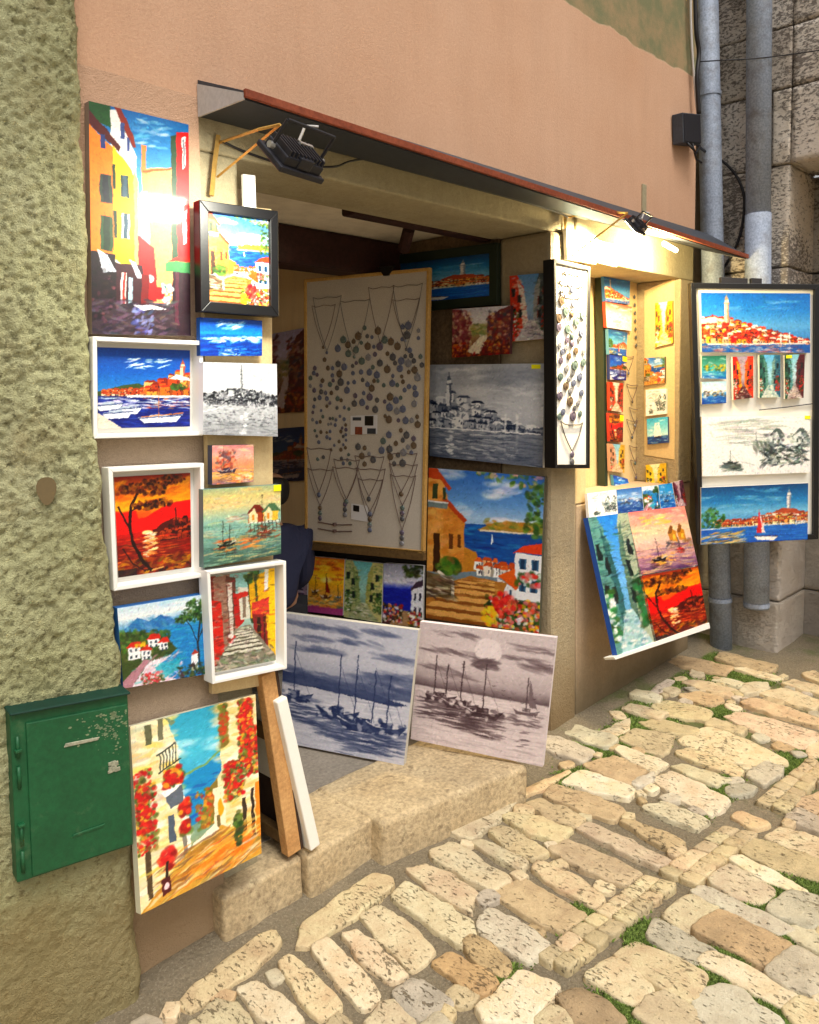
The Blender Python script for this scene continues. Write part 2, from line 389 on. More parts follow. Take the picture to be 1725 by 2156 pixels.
# ---- the pictures (a = Art) ------------------------------------------------
def a_poster(C):
    C.vg((0, '1f6fa8'), (.3, '5a9cc4'), (.6, '8ab4c8'), (1, '3a2a38'))
    C.dabs(40, (.4, .02, .75, .14), ['8fc0dc', '6aaad0', 'dce8f0'], .06, .006, -.2, .2, .5)
    C.poly([(0, 0), (.2, 0), (.28, .12), (0, .06)], '2f5a2c')
    C.poly([(.2, .02), (.27, .01), (.45, .2), (.45, .8), (.2, .8)], 'e8e4e0')
    C.poly([(.24, .0), (.3, 0), (.42, .1), (.45, .16), (.42, .16)], '8a3a20')
    C.poly([(0, .1), (.22, .18), (.24, .85), (0, .85)], 'f08a34'); C.poly([(0, .04), (.3, .165), (.28, .19), (0, .1)], '5a2418')
    C.poly([(.22, .17), (.4, .26), (.43, .3), (.43, .72), (.22, .66)], 'f0c814'); C.poly([(.42, .26), (.46, .3), (.46, .76), (.42, .74)], 'e8a87a')
    C.rect(.3, .06, .34, .13, '4a5a8a'); C.rect(.36, .12, .385, .18, '4a5a8a')
    wins(C, .1, .13, .05, .06, 1, 1, .1, .1, '3a4a7a'); wins(C, .12, .3, .06, .12, 1, 1, .1, .1, '2a3038', '3a4a40'); wins(C, .12, .48, .06, .15, 1, 1, .1, .1, '28402c', '3a5a3a')
    wins(C, .31, .29, .045, .1, 1, 1, .1, .1, '3a5868', '24443c'); wins(C, .31, .46, .045, .11, 1, 1, .1, .1, '3a5868', 'dfe4e0')
    C.rect(.22, .25, .245, .36, '28402c'); C.rect(.22, .45, .25, .57, '28402c')
    C.poly([(.5, .25), (.83, .21), (.83, .85), (.5, .85)], 'f4a070'); C.poly([(.48, .35), (.55, .34), (.6, .8), (.46, .8)], 'c89aa8')
    C.rect(.5, .14, .55, .27, 'f08a50'); C.line([(.52, .26), (.83, .215)], .008, 'e0602c')
    C.poly([(.46, .55), (.62, .6), (.64, .84), (.45, .86)], 'c82424'); C.poly([(.8, .08), (.86, .06), (.86, .65), (.8, .67)], '33503a')
    C.poly([(.86, .05), (1, .04), (1, .66), (.86, .66)], 'd01c24')
    C.poly([(.92, .07), (.96, .06), (.955, .2), (.92, .22)], 'f0f0ee'); C.line([(.94, .08), (.938, .2)], .01, '7a7a80'); C.poly([(.92, .42), (.97, .4), (.955, .56), (.92, .57)], 'f4f4f4'); C.line([(.94, .43), (.938, .55)], .01, '9a9aa0')
    C.rect(.86, .62, 1, .8, 'c8242a'); C.poly([(.73, .66), (.8, .64), (1, .645), (1, .7), (.73, .7)], '4f8a5a'); C.poly([(.75, .65), (.85, .63), (1, .62), (1, .65)], 'd83428')
    C.rect(0, .64, .24, 1, '2c1a24'); C.rect(.24, .68, .5, .86, '46202c'); C.rect(.8, .7, 1, 1, '3a2630'); C.rect(.83, .7, .87, .95, '5a3040')
    C.poly([(.06, .63), (.16, .65), (.24, .72), (.12, .73)], 'dfe6f0'); C.line([(.1, .66), (.2, .7)], .005, '8a94b0'); C.poly([(.36, .66), (.42, .67), (.5, .74), (.44, .74)], 'd8e0ec')
    C.ell(.57, .74, .04, .02, 'e8eaf0'); C.rect(.28, .72, .33, .87, 'e8dcd8'); C.rect(.3, .72, .32, .87, 'c83a30'); C.rect(.35, .74, .39, .86, 'a8c4d0')
    C.rect(.48, .72, .56, .87, '7a1c20'); C.rect(.62, .78, .72, .83, 'd02020'); C.dabs(30, (.7, .76, .8, .86), ['e8e8ec', '4a6a50', 'c8d0d8'], .02, .008, 0, 1, .9)
    C.poly([(0, .95), (.3, .86), (.8, .86), (.85, 1), (0, 1)], '463840'); C.dabs(240, (0, .84, .84, 1), ['5a4a50', '3a2a36', '6a5a66', '2a2030'], .05, .006, -.1, .3, .7)
    C.dabs(50, (.4, .87, .6, 1), ['7a80b0', '565c94', '9aa0c8'], .03, .006, -.5, .4, .8); C.poly([(.4, .865), (.55, .86), (.75, .875), (.5, .885)], 'd8d4d8')
    C.dabs(40, (0, .7, .24, .95), ['50303c', '1c1018', '80505a'], .02, .008, 0, 1, .6)
    return C.done(.004)
def a_villa(C):   # villa, steps, blue bay
    sky(C, .45, [(0, '3f6fb4'), (.2, '6f9cd0'), (.3, 'a8c4e0'), (.42, '9ab8dc'), (1, '5a5a44')], ['f0f0f4', 'dfe6f0', 'e8e4e8'], 7)
    C.rect(0, .34, 1, .62, '1f5a9c'); sea(C, .35, .62, ['1a4a8c', '2f74b4', '4a90c8', '16387a'], 160, .06)
    C.poly([(.45, .38), (.6, .32), (.8, .3), (1, .3), (1, .36), (.7, .38)], 'a88a4a'); C.dabs(60, (.5, .31, 1, .36), ['b8863a', '8a8a3c', 'c89a58', '6a7a3a'], .03, .01, 0, .5, .8); C.line([(.48, .38), (1, .365)], .01, 'e8d8c0')
    C.line([(.58, .4), (.58, .46)], .006, 'ffffff'); C.poly([(.58, .4), (.6, .45), (.58, .45)], 'ffffff')
    C.poly([(0, .05), (.13, .05), (.2, .22), (.2, .68), (0, .68)], 'd9a45e'); C.poly([(.15, .22), (.34, .32), (.34, .66), (.15, .68)], 'cf8e48'); C.dabs(150, (0, .08, .33, .68), ['e0b070', 'c8843c', 'd8a050', 'b87838'], .02, .03, 1.4, .3, .45, lambda x, y: y > .05+x*.8)
    C.poly([(0, 0), (.08, .0), (.22, .12), (.2, .14), (.1, .07), (0, .07)], 'b4502c'); C.poly([(.13, .2), (.18, .19), (.36, .32), (.33, .34)], 'b4502c')
    C.rect(.04, .1, .09, .2, '3a4a34'); C.rect(.14, .12, .17, .2, '3a4a34'); C.rect(0, .22, .18, .26, '7a8a8a'); C.line([(0, .22), (.18, .22)], .01, 'dfe0e0')
    C.rect(.06, .42, .12, .68, '4a3018'); C.rect(.2, .42, .24, .52, '6a4424'); C.rect(.28, .42, .31, .5, '6a4424')
    C.poly([(.34, .5), (.45, .52), (.5, .64), (.34, .66)], 'c0883c'); C.blob(.2, .63, .1, .05, ['4a6a2c', '6a8a3c', '2f4a20', '8a6a3a'], 120)
    town(C, .66, .48, .78, lambda x: .07, ['f0e4d4', 'e0b080', 'f4f0e8'], ['c05a2c', 'd87038'], .07, 1)
    C.rect(.78, .5, 1, .8, 'f0f0f2'); C.poly([(.76, .5), (.86, .45), (1, .42), (1, .49)], 'd8502c'); wins(C, .83, .53, .03, .07, 2, 1, .1, 0, '2a4460', '4a7494'); wins(C, .84, .66, .03, .08, 2, 1, .09, 0, '2a4460', '4a7494')
    C.poly([(.64, .66), (.78, .6), (.82, .72), (.8, .74)], 'd86a2c'); C.poly([(.64, .67), (.8, .74), (.8, .86), (.64, .82)], 'e8e6e8'); wins(C, .68, .74, .02, .06, 2, 1, .06, .02, '3a5470')
    C.poly([(0, 1), (.6, 1), (.72, .7), (.4, .68), (.0, .8)], 'b07c40'); stairs(C, 1.0, .7, (-.1, .62), (.34, .62), 7, 'd8a868', '8a5a2c')
    C.poly([(0, .68), (.12, .7), (.24, .74), (.26, .82), (.1, .85), (0, .86)], '6a5a44'); C.line([(.12, .68), (.24, .73), (.25, .84)], .02, 'e8e0d0'); C.dabs(60, (0, .7, .24, .85), ['d8ccb8', '4a3c30', '8a7a60'], .05, .008, .2, .2, .8)
    flowers(C, (.55, .8, 1, 1), ['c83a30', 'e06a50', 'f0c030', 'f4f0ec', 'e08a8a'], ['2f4a24', '4a6a30', '1c3018', '5a7a3a'], 230, .014); C.blob(.7, .84, .09, .08, ['d83a34', 'c02828', 'e86a5a'], 90, .014); C.blob(.58, .93, .06, .06, ['f0b020', 'e0d040'], 40, .014)
    flowers(C, (.8, .62, 1, .7), ['d83a34', 'f0f0f0', 'e08080'], ['3a5a2c'], 30); C.dabs(120, (.42, 0, 1, .14), ['3f6a2c', '6a8a3c', '8aa050', 'e0b0a0'], .025, .01, 0, 1, .8, lambda x, y: y < .03+.12*abs(x-.45)); C.dabs(90, (.86, .05, 1, .4), ['4a6a30', '6a8a3c', '2f4a20'], .02, .012, 0, 1, .8)
    return C.done(.004)
def a_alleyflower(C):   # big painting at floor: white houses, red flowers, turquoise sea
    sky(C, .4, [(0, '3f9cb4'), (.25, '58b4c8'), (.4, '4aa0c0'), (1, 'c8a050')], ['a8d8e0', '78c4d4', 'e0f0f0'], 5)
    C.poly([(.3, .38), (.7, .3), (.72, .62), (.4, .66)], '2a8cb8'); sea(C, .4, .62, ['2a8cb8', '3aa0c4', '3a50a0', '1f6ca0'], 90, .05); C.line([(.36, .36), (.55, .34), (.7, .27)], .015, '7aa070')
    C.poly([(.0, .0), (.26, .0), (.34, .18), (.36, .45), (.4, .9), (0, 1)], 'e4d4a8'); C.poly([(.68, 0), (1, 0), (1, 1), (.62, .8), (.6, .5), (.68, .4)], 'e8d8ac')
    C.dabs(260, (0, 0, .36, .95), ['f0e8cc', 'd8c088', 'c8c4b0', 'e8c860', 'fff8e8'], .02, .04, 1.5, .15, .5); C.dabs(240, (.66, 0, 1, .95), ['f4ecd0', 'e0c070', 'd8c898', 'e8a850', 'fff4e0'], .02, .04, 1.5, .15, .5)
    C.rect(.1, .02, .15, .13, '6a6a50'); C.rect(.2, .0, .24, .12, '7a7860'); C.poly([(.24, 0), (.33, .04), (.3, .06)], '7a8a70')
    C.line([(.18, .2), (.32, .16)], .008, '3a4038'); C.line([(.19, .3), (.36, .26)], .008, '3a4038')
    for k in range(6): C.line([(.2+k*.025, .195-k*.007), (.2+k*.025, .3-k*.007)], .006, '4a5048')
    C.poly([(.2, .42), (.36, .38), (.36, .41), (.22, .45)], 'f4f0e8'); C.poly([(.22, .45), (.36, .41), (.36, .5), (.26, .52)], '6a7078')
    C.rect(.24, .55, .29, .7, '5a6470'); C.poly([(.36, .46), (.4, .56), (.4, .78), (.34, .8)], 'f0e8d8'); C.rect(.06, .66, .1, .95, '5a4a34'); C.rect(.34, .63, .37, .8, '8a8478')
    C.poly([(.48, .7), (.54, .5), (.64, .44), (.66, .7)], '8a7a40'); C.dabs(70, (.46, .48, .62, .7), ['b06a2c', '6a7a34', 'c83a28', 'd8a040'], .015, .012, 0, 1, .8)
    C.rect(.6, .5, .7, .76, 'f0e0c0'); C.ell(.655, .62, .025, .05, 'e0a020'); C.rect(.62, .66, .65, .76, '7a6a44'); C.rect(.84, .62, .88, .88, '4a3c2c'); C.rect(.92, .58, .95, .9, '3a2c24'); C.rect(.96, .55, 1, .98, 'e08a30')
    C.poly([(.36, .8), (.66, .72), (1, .9), (1, 1), (.0, 1)], 'c89a48'); C.poly([(.42, .76), (.6, .7), (.64, .74), (.4, .8)], 'f0e4cc'); C.dabs(220, (.14, .76, .98, 1), ['e8c878', 'b07c34', '8a6a4a', 'e08a34', 'f4e4b8', '7a5a44'], .08, .007, -.25, .12, .7)
    C.dabs(40, (.45, .84, .9, .94), ['e87a28', 'f0a040'], .06, .01, -.3, .1, .7)
    reds = ['c42420', 'cc3028', '9c1c1c', 'd84030', 'b82420', 'e0a840']; gr = ['5a6a2c', '7a7a34', '3a4a20', '8a7a4a']
    for bx in ((0, .26, .15, .7), (.02, .36, .1, .6), (.84, .02, .94, .4), (.7, .38, .86, .6), (.88, .2, 1, .5), (.86, .02, .96, .2)): flowers(C, bx, reds, gr, 120, .0125)
    flowers(C, (.22, .3, .36, .4), reds, gr, 70, .014); flowers(C, (.34, .5, .4, .58), reds, gr, 30); flowers(C, (.34, .62, .4, .68), reds, gr, 24); flowers(C, (.68, .02, .74, .26), ['b84a28', '8a7a3a'], gr, 50)
    C.blob(.22, .78, .05, .06, ['b82424', 'd04038', '8a1c20'], 60, .016); C.line([(.22, .8), (.2, .95)], .012, '3a2a20'); C.poly([(.16, .88), (.23, .87), (.24, .96), (.17, .97)], '5a2424'); C.ell(.2, .92, .02, .02, 'f0d0d0'); C.blob(.8, .78, .03, .1, ['4a5a2c', '6a7a3a', '3a4a24'], 60, .014)
    return C.done(.005)
def a_harbour(C):   # blue harbour, orange town with tower
    sky(C, .5, [(0, '0f4f9c'), (.3, '1f66b4'), (.52, '3f86c4'), (1, '1c2c5c')], None); C.dabs(26, (.3, .12, .75, .27), ['e8eef4', 'c8d8e8', 'ffffff'], .05, .008, -.15, .2, .9)
    C.poly([(0, .55), (.2, .48), (.4, .44), (.6, .5), (1, .5), (1, .62), (0, .62)], '4a5a3a'); town(C, .61, .05, .55, lambda x: .07+.03*x, ['e8a878', 'f0d0b0', 'e08850'], ['b04a28', 'c86a3a'], .05, 2)
    town(C, .61, .53, 1, lambda x: .22+.06*math.sin(x*9), ['e07a34', 'e89a4a', 'd8602c', 'e8c080', 'c85028'], ['b8402a', '8a3420'], .1, 2); tower(C, .91, .42, .13, .028, 'e8c8a8', 'a8604a'); C.poly([(.75, .38), (.84, .32), (.98, .36), (1, .4)], 'f0e8e0'); C.blob(.85, .48, .1, .04, ['3a5a30', '5a7a3a', '2a4424'], 60)
    C.rect(0, .6, 1, 1, '1a2c74'); sea(C, .6, 1, ['16246a', '2a44a0', '3a5ab4', '101c50', '5a6ac0'], 240, .05); refl(C, .6, .16, .5, 1, ['c85a34', 'e8a060', '8a3a3a', 'f0e0d0'], 90); C.rect(.3, .59, 1, .615, 'e8e4e4')
    C.dabs(60, (.0, .62, 1, .75), ['f0f0f4', 'd8dce8', 'c8ccdc'], .06, .007, .05, .1, .9)
    for x, y, s in ((.12, .74, .14), (.3, .79, .16), (.2, .84, .16), (.66, .9, .25)): C.poly([(x-s, y-.03), (x+s, y-.06), (x+s*.7, y+.03), (x-s*.7, y+.04)], 'eef0f2'); C.poly([(x-s*.5, y-.06), (x+s*.3, y-.07), (x+s*.4, y-.03), (x-s*.6, y-.02)], 'b8c4d0'); C.line([(x-s, y-.02), (x+s, y-.05)], .012, '3a4a7a')
    C.line([(.64, .5), (.64, .88)], .006, 'c87a4a'); C.line([(.45, .86), (.92, .82)], .01, 'd88a40'); C.poly([(0, .8), (.25, 1), (0, 1)], 'e0d0c0')
    return C.done(.004)
def a_redtree(C):
    C.vg((0, '8a3010'), (.12, 'd86a10'), (.25, 'f09a10'), (.33, 'f0b020'), (.36, 'e02810'), (.5, 'd81010'), (.58, 'c02010'), (1, '3a1a14'))
    C.dabs(120, (0, .05, 1, .34), ['f0a020', 'e07a10', 'f4b838', 'c85010'], .1, .02, -.25, .2, .5); C.poly([(.25, .3), (.55, .27), (1, .18), (1, .42), (.6, .4), (.3, .46)], 'f0a010', .5); C.poly([(.0, .46), (.4, .42), (.7, .3), (1, .28), (1, .55), (0, .58)], 'd81412')
    C.poly([(.45, .58), (.6, .5), (.75, .46), (1, .48), (1, .8), (.6, .8), (.4, .7)], '5a1c14'); town(C, .7, .5, 1, lambda x: .2*min(1, (x-.45)*3), ['7a2a1c', '9a3a20', '5a1c18'], ['3a1410', 'b04a28'], .06, 3, '200a0a'); C.line([(.79, .5), (.79, .36)], .014, '4a1410')
    C.rect(0, .68, 1, 1, '7a2414'); sea(C, .6, .9, ['c83a18', 'e0602c', '5a1c14', '8a2818', 'f09050'], 200, .07); C.ell(.4, .58, .07, .02, 'ffe0a0'); C.dabs(50, (.36, .58, .5, .82), ['ffd890', 'fff0d0', 'f0a060'], .04, .008, 0, .1, .9)
    C.dabs(160, (0, .84, 1, 1), ['8a5a1c', '4a1c14', 'c88a20', '6a2018', '2a1418', 'a84a1c'], .06, .015, -.3, .4, .8); C.rect(0, .93, .25, 1, '1c1a30', .7)
    C.line([(.45, .97), (.34, .88), (.22, .7), (.17, .5), (.2, .3), (.3, .16)], .03, '2a0e0a'); C.line([(.17, .52), (.1, .4), (.04, .3)], .016, '2a0e0a'); C.line([(.19, .36), (.34, .3), (.55, .28)], .012, '2a0e0a'); C.line([(.36, .97), (.2, .88), (.08, .72)], .014, '3a120c'); C.line([(.45, .97), (.6, .95)], .014, 'c89a60')
    for cx, cy in ((.35, .1), (.6, .08), (.15, .14), (.5, .16), (.75, .06), (.4, .3), (.55, .3)): C.blob(cx, cy, .18, .045, ['3a1a0a', '6a3410', '8a5010', 'a86a18', '2a1008'], 60, .018)
    return C.done(.005)
def a_coast(C):
    sky(C, .3, [(0, 'c8dce8'), (.15, 'e8ecec'), (.25, '8ab8d8'), (.4, '3a94c8'), (1, '2a7cb4')], ['f4f4f0', 'a8cce0'], 5)
    C.poly([(.05, .28), (.2, .16), (.32, .22), (.45, .17), (.62, .26), (.7, .34), (.05, .38)], '3f7cb0'); C.dabs(70, (.06, .18, .68, .34), ['5a94c0', '2f6ca4', '7aaccc'], .04, .015, .6, .4, .6, lambda x, y: y > .18+.1*abs(x-.3)); C.rect(.3, .33, 1, .8, '2a84bc', .8); sea(C, .32, .8, ['2a84bc', '4aa4d0', '1f6ca4', '6ab8d8', '38b0b8'], 200, .05)
    C.poly([(0, .3), (.25, .34), (.5, .46), (.62, .62), (.3, .8), (.1, 1), (0, 1)], '4a5a34'); C.dabs(150, (0, .3, .55, .66), ['2f4a24', '5a7a3a', '7a8a4a', '3a5a34', '6a6a3a'], .03, .016, 0, 1, .8, lambda x, y: y > .3+.3*x*x)
    for x, y, w, h in ((.08, .5, .13, .16), (.22, .56, .1, .12), (.3, .44, .12, .1), (.42, .5, .09, .1)): C.rect(x, y, x+w, y+h, 'f0f0f0'); C.poly([(x-.02, y+.01), (x+.03, y-.05), (x+w, y-.05), (x+w+.02, y+.02)], 'c83a2c'); wins(C, x+.02, y+.03, .02, .035, 2, 2, w*.45, h*.5, '3a4a5a')
    C.blob(.22, .5, .06, .02, ['e8c030', 'd8b040'], 20); C.poly([(.1, 1), (.3, .72), (.55, .68), (.4, .78), (.5, .95), (.62, 1)], 'e4d4dc'); C.dabs(130, (.1, .68, .65, 1), ['f4f0f4', 'd8b8c4', 'e8dce4', '7ac4d0', 'c89aa8'], .06, .01, -.4, .4, .7, lambda x, y: x > .75-y*.75); C.poly([(0, .92), (.25, .68), (.3, .7), (.1, 1), (0, 1)], 'b88a94')
    C.poly([(.35, .8), (.66, .72), (.62, .88), (.45, .96)], '2fa8b8', .7); flowers(C, (.2, .86, .45, 1), ['c82c3c', 'e05a64', 'f0d0d4'], ['4a5a2c'], 70)
    C.line([(.88, .86), (.86, .6), (.9, .3)], .018, '2a2420'); C.line([(.86, .6), (.8, .4), (.74, .3)], .01, '2a2420'); C.line([(.87, .55), (.96, .35)], .01, '2a2420')
    for cx, cy in ((.84, .1), (.92, .18), (.76, .2), (.85, .27), (.7, .27), (.95, .3)): C.blob(cx, cy, .1, .05, ['2a4a24', '3a5a2c', '5a7a3a', '1c3418'], 60, .016)
    C.rect(.78, .72, .86, .92, 'f0eef0'); C.poly([(.77, .73), (.82, .66), (.87, .72)], 'b04a3a'); C.dabs(70, (.62, .84, 1, 1), ['1c2a24', '3a4a30', '4a3a3a', '5a6a3a'], .03, .015, 0, 1, .85)
    return C.done(.005)
def a_alleyred(C):
    C.vg((0, '8ab8b4'), (.4, 'a8c8c0'), (1, '8a8470'))
    C.poly([(0, 0), (.1, 0), (.14, .7), (.1, 1), (0, 1)], '7a2a20'); C.poly([(.06, .02), (.3, 0), (.33, .66), (.15, .85), (.06, .7)], '9a7a6a'); C.poly([(.0, .25), (.16, .27), (.18, .8), (0, .95)], 'c83428'); C.poly([(.24, .02), (.38, .05), (.4, .6), (.27, .68)], '6a4a40'); C.poly([(.26, .1), (.33, .08), (.33, .62), (.28, .66)], 'd8d0c4')
    C.poly([(.34, .2), (.5, .26), (.5, .52), (.36, .6)], 'b02a28'); C.poly([(.42, .15), (.62, .18), (.6, .5), (.44, .5)], 'd8d4c4'); C.poly([(.4, .22), (.52, .2), (.62, .24), (.4, .28)], 'c03a30'); C.rect(.48, .26, .53, .48, '8a7a6a')
    C.poly([(.55, .03), (.75, 0), (.78, .6), (.6, .55)], '3a4a34'); C.poly([(.58, .1), (.66, .02), (.7, .5), (.6, .5)], 'd8a818'); C.poly([(.7, .05), (1, 0), (1, 1), (.86, .82), (.74, .65)], 'e0b014'); C.poly([(.86, 0), (1, 0), (1, .9), (.9, .8)], 'f0c414'); C.poly([(.62, .34), (.9, .3), (.9, .5), (.62, .48)], 'd04a40'); C.poly([(.62, .46), (.84, .48), (.88, .85), (.66, .68)], '8a2c30'); C.rect(.7, .5, .76, .78, '3a1c1c'); C.rect(.8, .5, .83, .8, '50201c'); C.poly([(.84, 0), (.9, 0), (.88, .22), (.82, .24)], 'f0ece4')
    C.dabs(160, (0, 0, .4, .85), ['5a2a20', 'b8403a', 'c8b8a8', '4a3028', '8a4a3a'], .012, .03, 1.5, .2, .5); C.dabs(60, (.6, .0, 1, .8), ['f4d040', 'b03a34', '4a3a24', 'c89a18'], .012, .03, 1.5, .2, .5); C.blob(.62, .06, .1, .06, ['3a5a34', '5a7a44', '28402c'], 50)
    C.poly([(.0, 1), (.36, .58), (.58, .56), (1, .95), (1, 1)], '8a8474'); stairs(C, .86, .58, (.14, .82), (.42, .56), 9, 'd8d4c4', '5a5448'); C.dabs(160, (.04, .84, .98, 1), ['8a8a78', 'b8b4a4', '5a5a4c', 'c8b8a8', '708068'], .05, .01, .1, .4, .7); C.blob(.3, .68, .05, .05, ['f0ece8', 'c83a30', '5a3a34'], 30)
    return C.done(.005)
def a_greenboats(C):
    sky(C, .4, [(0, 'a8b894'), (.12, 'd8c88a'), (.25, 'd8cc98'), (.42, '9cc0b0'), (.6, '8ab4a8'), (1, '4a6458')], ['f0d890', 'e0b878', 'c8ccb0', 'e8c8a0'], 9)
    sea(C, .42, 1, ['7aa89c', 'c8d8b0', '5a8478', 'a8c4ac', '3a5c54', 'e0c890'], 240, .08); C.dabs(70, (.15, .66, .75, .84), ['e8803c', 'f0a850', 'd86a3c', 'f0c870'], .06, .008, 0, .08, .7)
    C.dabs(30, (.3, .38, .56, .46), ['e0e0d0', 'c8a890', '8a9a8a'], .05, .01, 0, .1, .8)
    for x, c, r in ((.62, 'a8502c', '7a3424'), (.82, 'e8c050', '5a7a5a')): C.poly([(x-.06, .46), (x-.06, .36), (x+.03, .26), (x+.14, .36), (x+.14, .5), (x-.06, .5)], c); C.poly([(x-.08, .37), (x+.02, .25), (x+.1, .26), (x+.17, .38), (x+.1, .37)], r); C.poly([(x-.05, .38), (x+.02, .3), (x+.06, .4), (x+.06, .5), (x-.05, .5)], 'e8dcb0'); C.rect(x-.01, .4, x+.02, .47, 'd8902c')
    C.line([(.55, .5), (1, .52)], .015, 'e8e4d8'); [C.line([(x, .5), (x+.01, .62)], .01, '4a4438') for x in np.arange(.58, 1, .05)]; C.dabs(60, (.55, .54, 1, .75), ['4a4438', '8a5a3c', '2f4440', 'a85030'], .04, .01, 0, .2, .7)
    boat(C, .28, .74, .12, '1c2420', '3a3a34', 2); boat(C, .78, .64, .08, '8a3420', '4a3a30', 1); C.line([(.74, .12), (.75, .6)], .006, '4a4438')
    return C.done(.005)
def a_bwpan(C, mono, cloud=1, tw=.19, hor=.68, right=.97, pk=.2, ty=.1):
    sky(C, .5, [(0, 'a8a8a8'), (.25, 'b8b8b8'), (.5, 'd0d0d0'), (1, '707070')], ['e8e8e8', 'd8d8d8', '989898'], 10)
    if cloud: C.ell(.42, .28, .16, .05, 'd8d8d8', .8, 0, .8); C.ell(.8, .38, .14, .05, 'd0d0d0', .7, 0, .9); C.dabs(60, (.5, .05, 1, .2), ['8a8a8a', '989898'], .08, .02, -.1, .2, .4)
    prof = lambda x: max(.06, (.34-.1*abs(x-pk)/.3)*(1 if x < pk+.25 else max(0, 1-(x-pk-.25)/.75)))
    town(C, hor, 0, right, prof, ['f0f0f0', 'd0d0d0', 'a8a8a8', 'ffffff', '707070'], ['202020', '404040', '909090', 'f0f0f0'], .09, 3, '101010'); C.dabs(150, (0, hor-.28, right, hor), ['1c1c1c', 'f0f0f0', '484848', '0c0c0c'], .02, .008, 0, .6, .7, lambda x, y: y > hor-prof(x))
    tower(C, tw, hor-.24, ty, .024, 'f0f0f0', '585858'); [C.rect(x, hor-.18, x+.02, hor+.2, 'f4f4f4', .8) for x in (.68, .78)]
    C.rect(0, hor, 1, 1, '606060', .5); sea(C, hor, 1, ['505050', '787878', '404040', '8a8a8a'], 260, .07, .006); refl(C, hor, .3, .05, .75, ['f0f0f0', 'd0d0d0', '303030', 'e8e8e8'], 130, .04); C.line([(0, hor), (right, hor)], .012, 'f4f4f4'); C.dabs(26, (tw-.02, hor, tw+.03, hor+.3), ['ffffff', 'e8e8e8'], .02, .01, 0, .1, .9)
    return C.done(.005, mono)
def a_bwpan2(C):
    sky(C, .4, [(0, 'd8d8d8'), (.3, 'f4f4f4'), (.6, 'd8d8d8'), (1, '9a9a9a')], ['c4c4c4', 'ffffff'], 8)
    prof = lambda x: .2-.16*abs(x-.48); town(C, .58, 0, 1, prof, ['f0f0f0', 'b8b8b8', 'd8d8d8', '808080'], ['202020', '484848', 'a8a8a8'], .05, 4, '181818'); C.dabs(200, (0, .38, 1, .6), ['141414', 'f4f4f4', '3a3a3a'], .016, .007, 0, .8, .7, lambda x, y: y > .58-prof(x)); tower(C, .5, .4, .05, .014, 'a0a0a0', '404040'); C.rect(.3, .36, .42, .46, '303030'); C.rect(.32, .38, .4, .46, 'e0e0e0')
    C.rect(0, .6, 1, 1, 'c8c8c8', .5); refl(C, .6, .26, .05, .95, ['101010', '303030', 'f4f4f4', '585858'], 200, .02); sea(C, .8, 1, ['8a8a8a', '6a6a6a', 'b8b8b8'], 130, .06); C.dabs(14, (.48, .6, .56, .98), ['ffffff'], .015, .03, 1.5, .1, .9); C.line([(0, .68), (.3, .6)], .014, 'f4f4f4')
    return C.done(.006, ('12141a', 'f0f2f4'))
def a_boats(C, mono, moon, lst, far=None):
    C.vg((0, 'd8d8d8'), (.3, 'dcdcdc'), (.44, 'b8b8b8'), (.525, '505050'), (.535, 'dcdcdc'), (1, 'e4e4e4'))
    for k in range(9 if moon else 12):
        cx, cy = C.r.uniform(0, 1), C.r.uniform(.06, .42); C.dabs(16, (cx-.13, cy-.02, cx+.13, cy+.02), ['505050', '808080', '404040'], .07, .012 if not moon else .008, .12, .1, .4)
    if moon: C.ell(.53, .17, .1, .1, 'f4f4f4', 1, 0, .1); C.dabs(26, (.46, .24, .6, .31), ['484848', '606060'], .05, .012, 0, .2, .8)
    else: C.poly([(0, .44), (.3, .46), (.7, .5), (.98, .56), (.9, .58), (.5, .55), (0, .52)], '303030'); C.dabs(60, (0, .4, 1, .55), ['404040', '585858'], .1, .02, .1, .06, .5)
    sea(C, .56, 1, ['c8c8c8', 'f0f0f0', 'b4b4b4', 'fafafa'], 200, .09, .005)
    for x, y, s, m_ in lst:
        refl(C, y, .2, x-s, x+s, ['484848', '282828', '707070'], 46, s*.5); boat(C, x, y, s, '2c2c2c', '262626', m_, None, 'e8e8e8'); C.dabs(16, (x-s, y-s*.3, x+s, y+s*.3), ['f0f0f0', '181818', '585858'], s*.14, .012, .3, .6, .8)
    if far: boat(C, *far, '585858', '484848', 1, '686868'); C.dabs(12, (.8, .7, .88, .88), ['585858'], .006, .03, 1.5, .1, .8)
    for k in range(12): x, y = C.r.uniform(.2, .95), C.r.uniform(.44, .55); C.line([(x-.01, y-.006), (x, y), (x+.012, y-.008)], .004, '404040')
    return C.done(.004, mono)
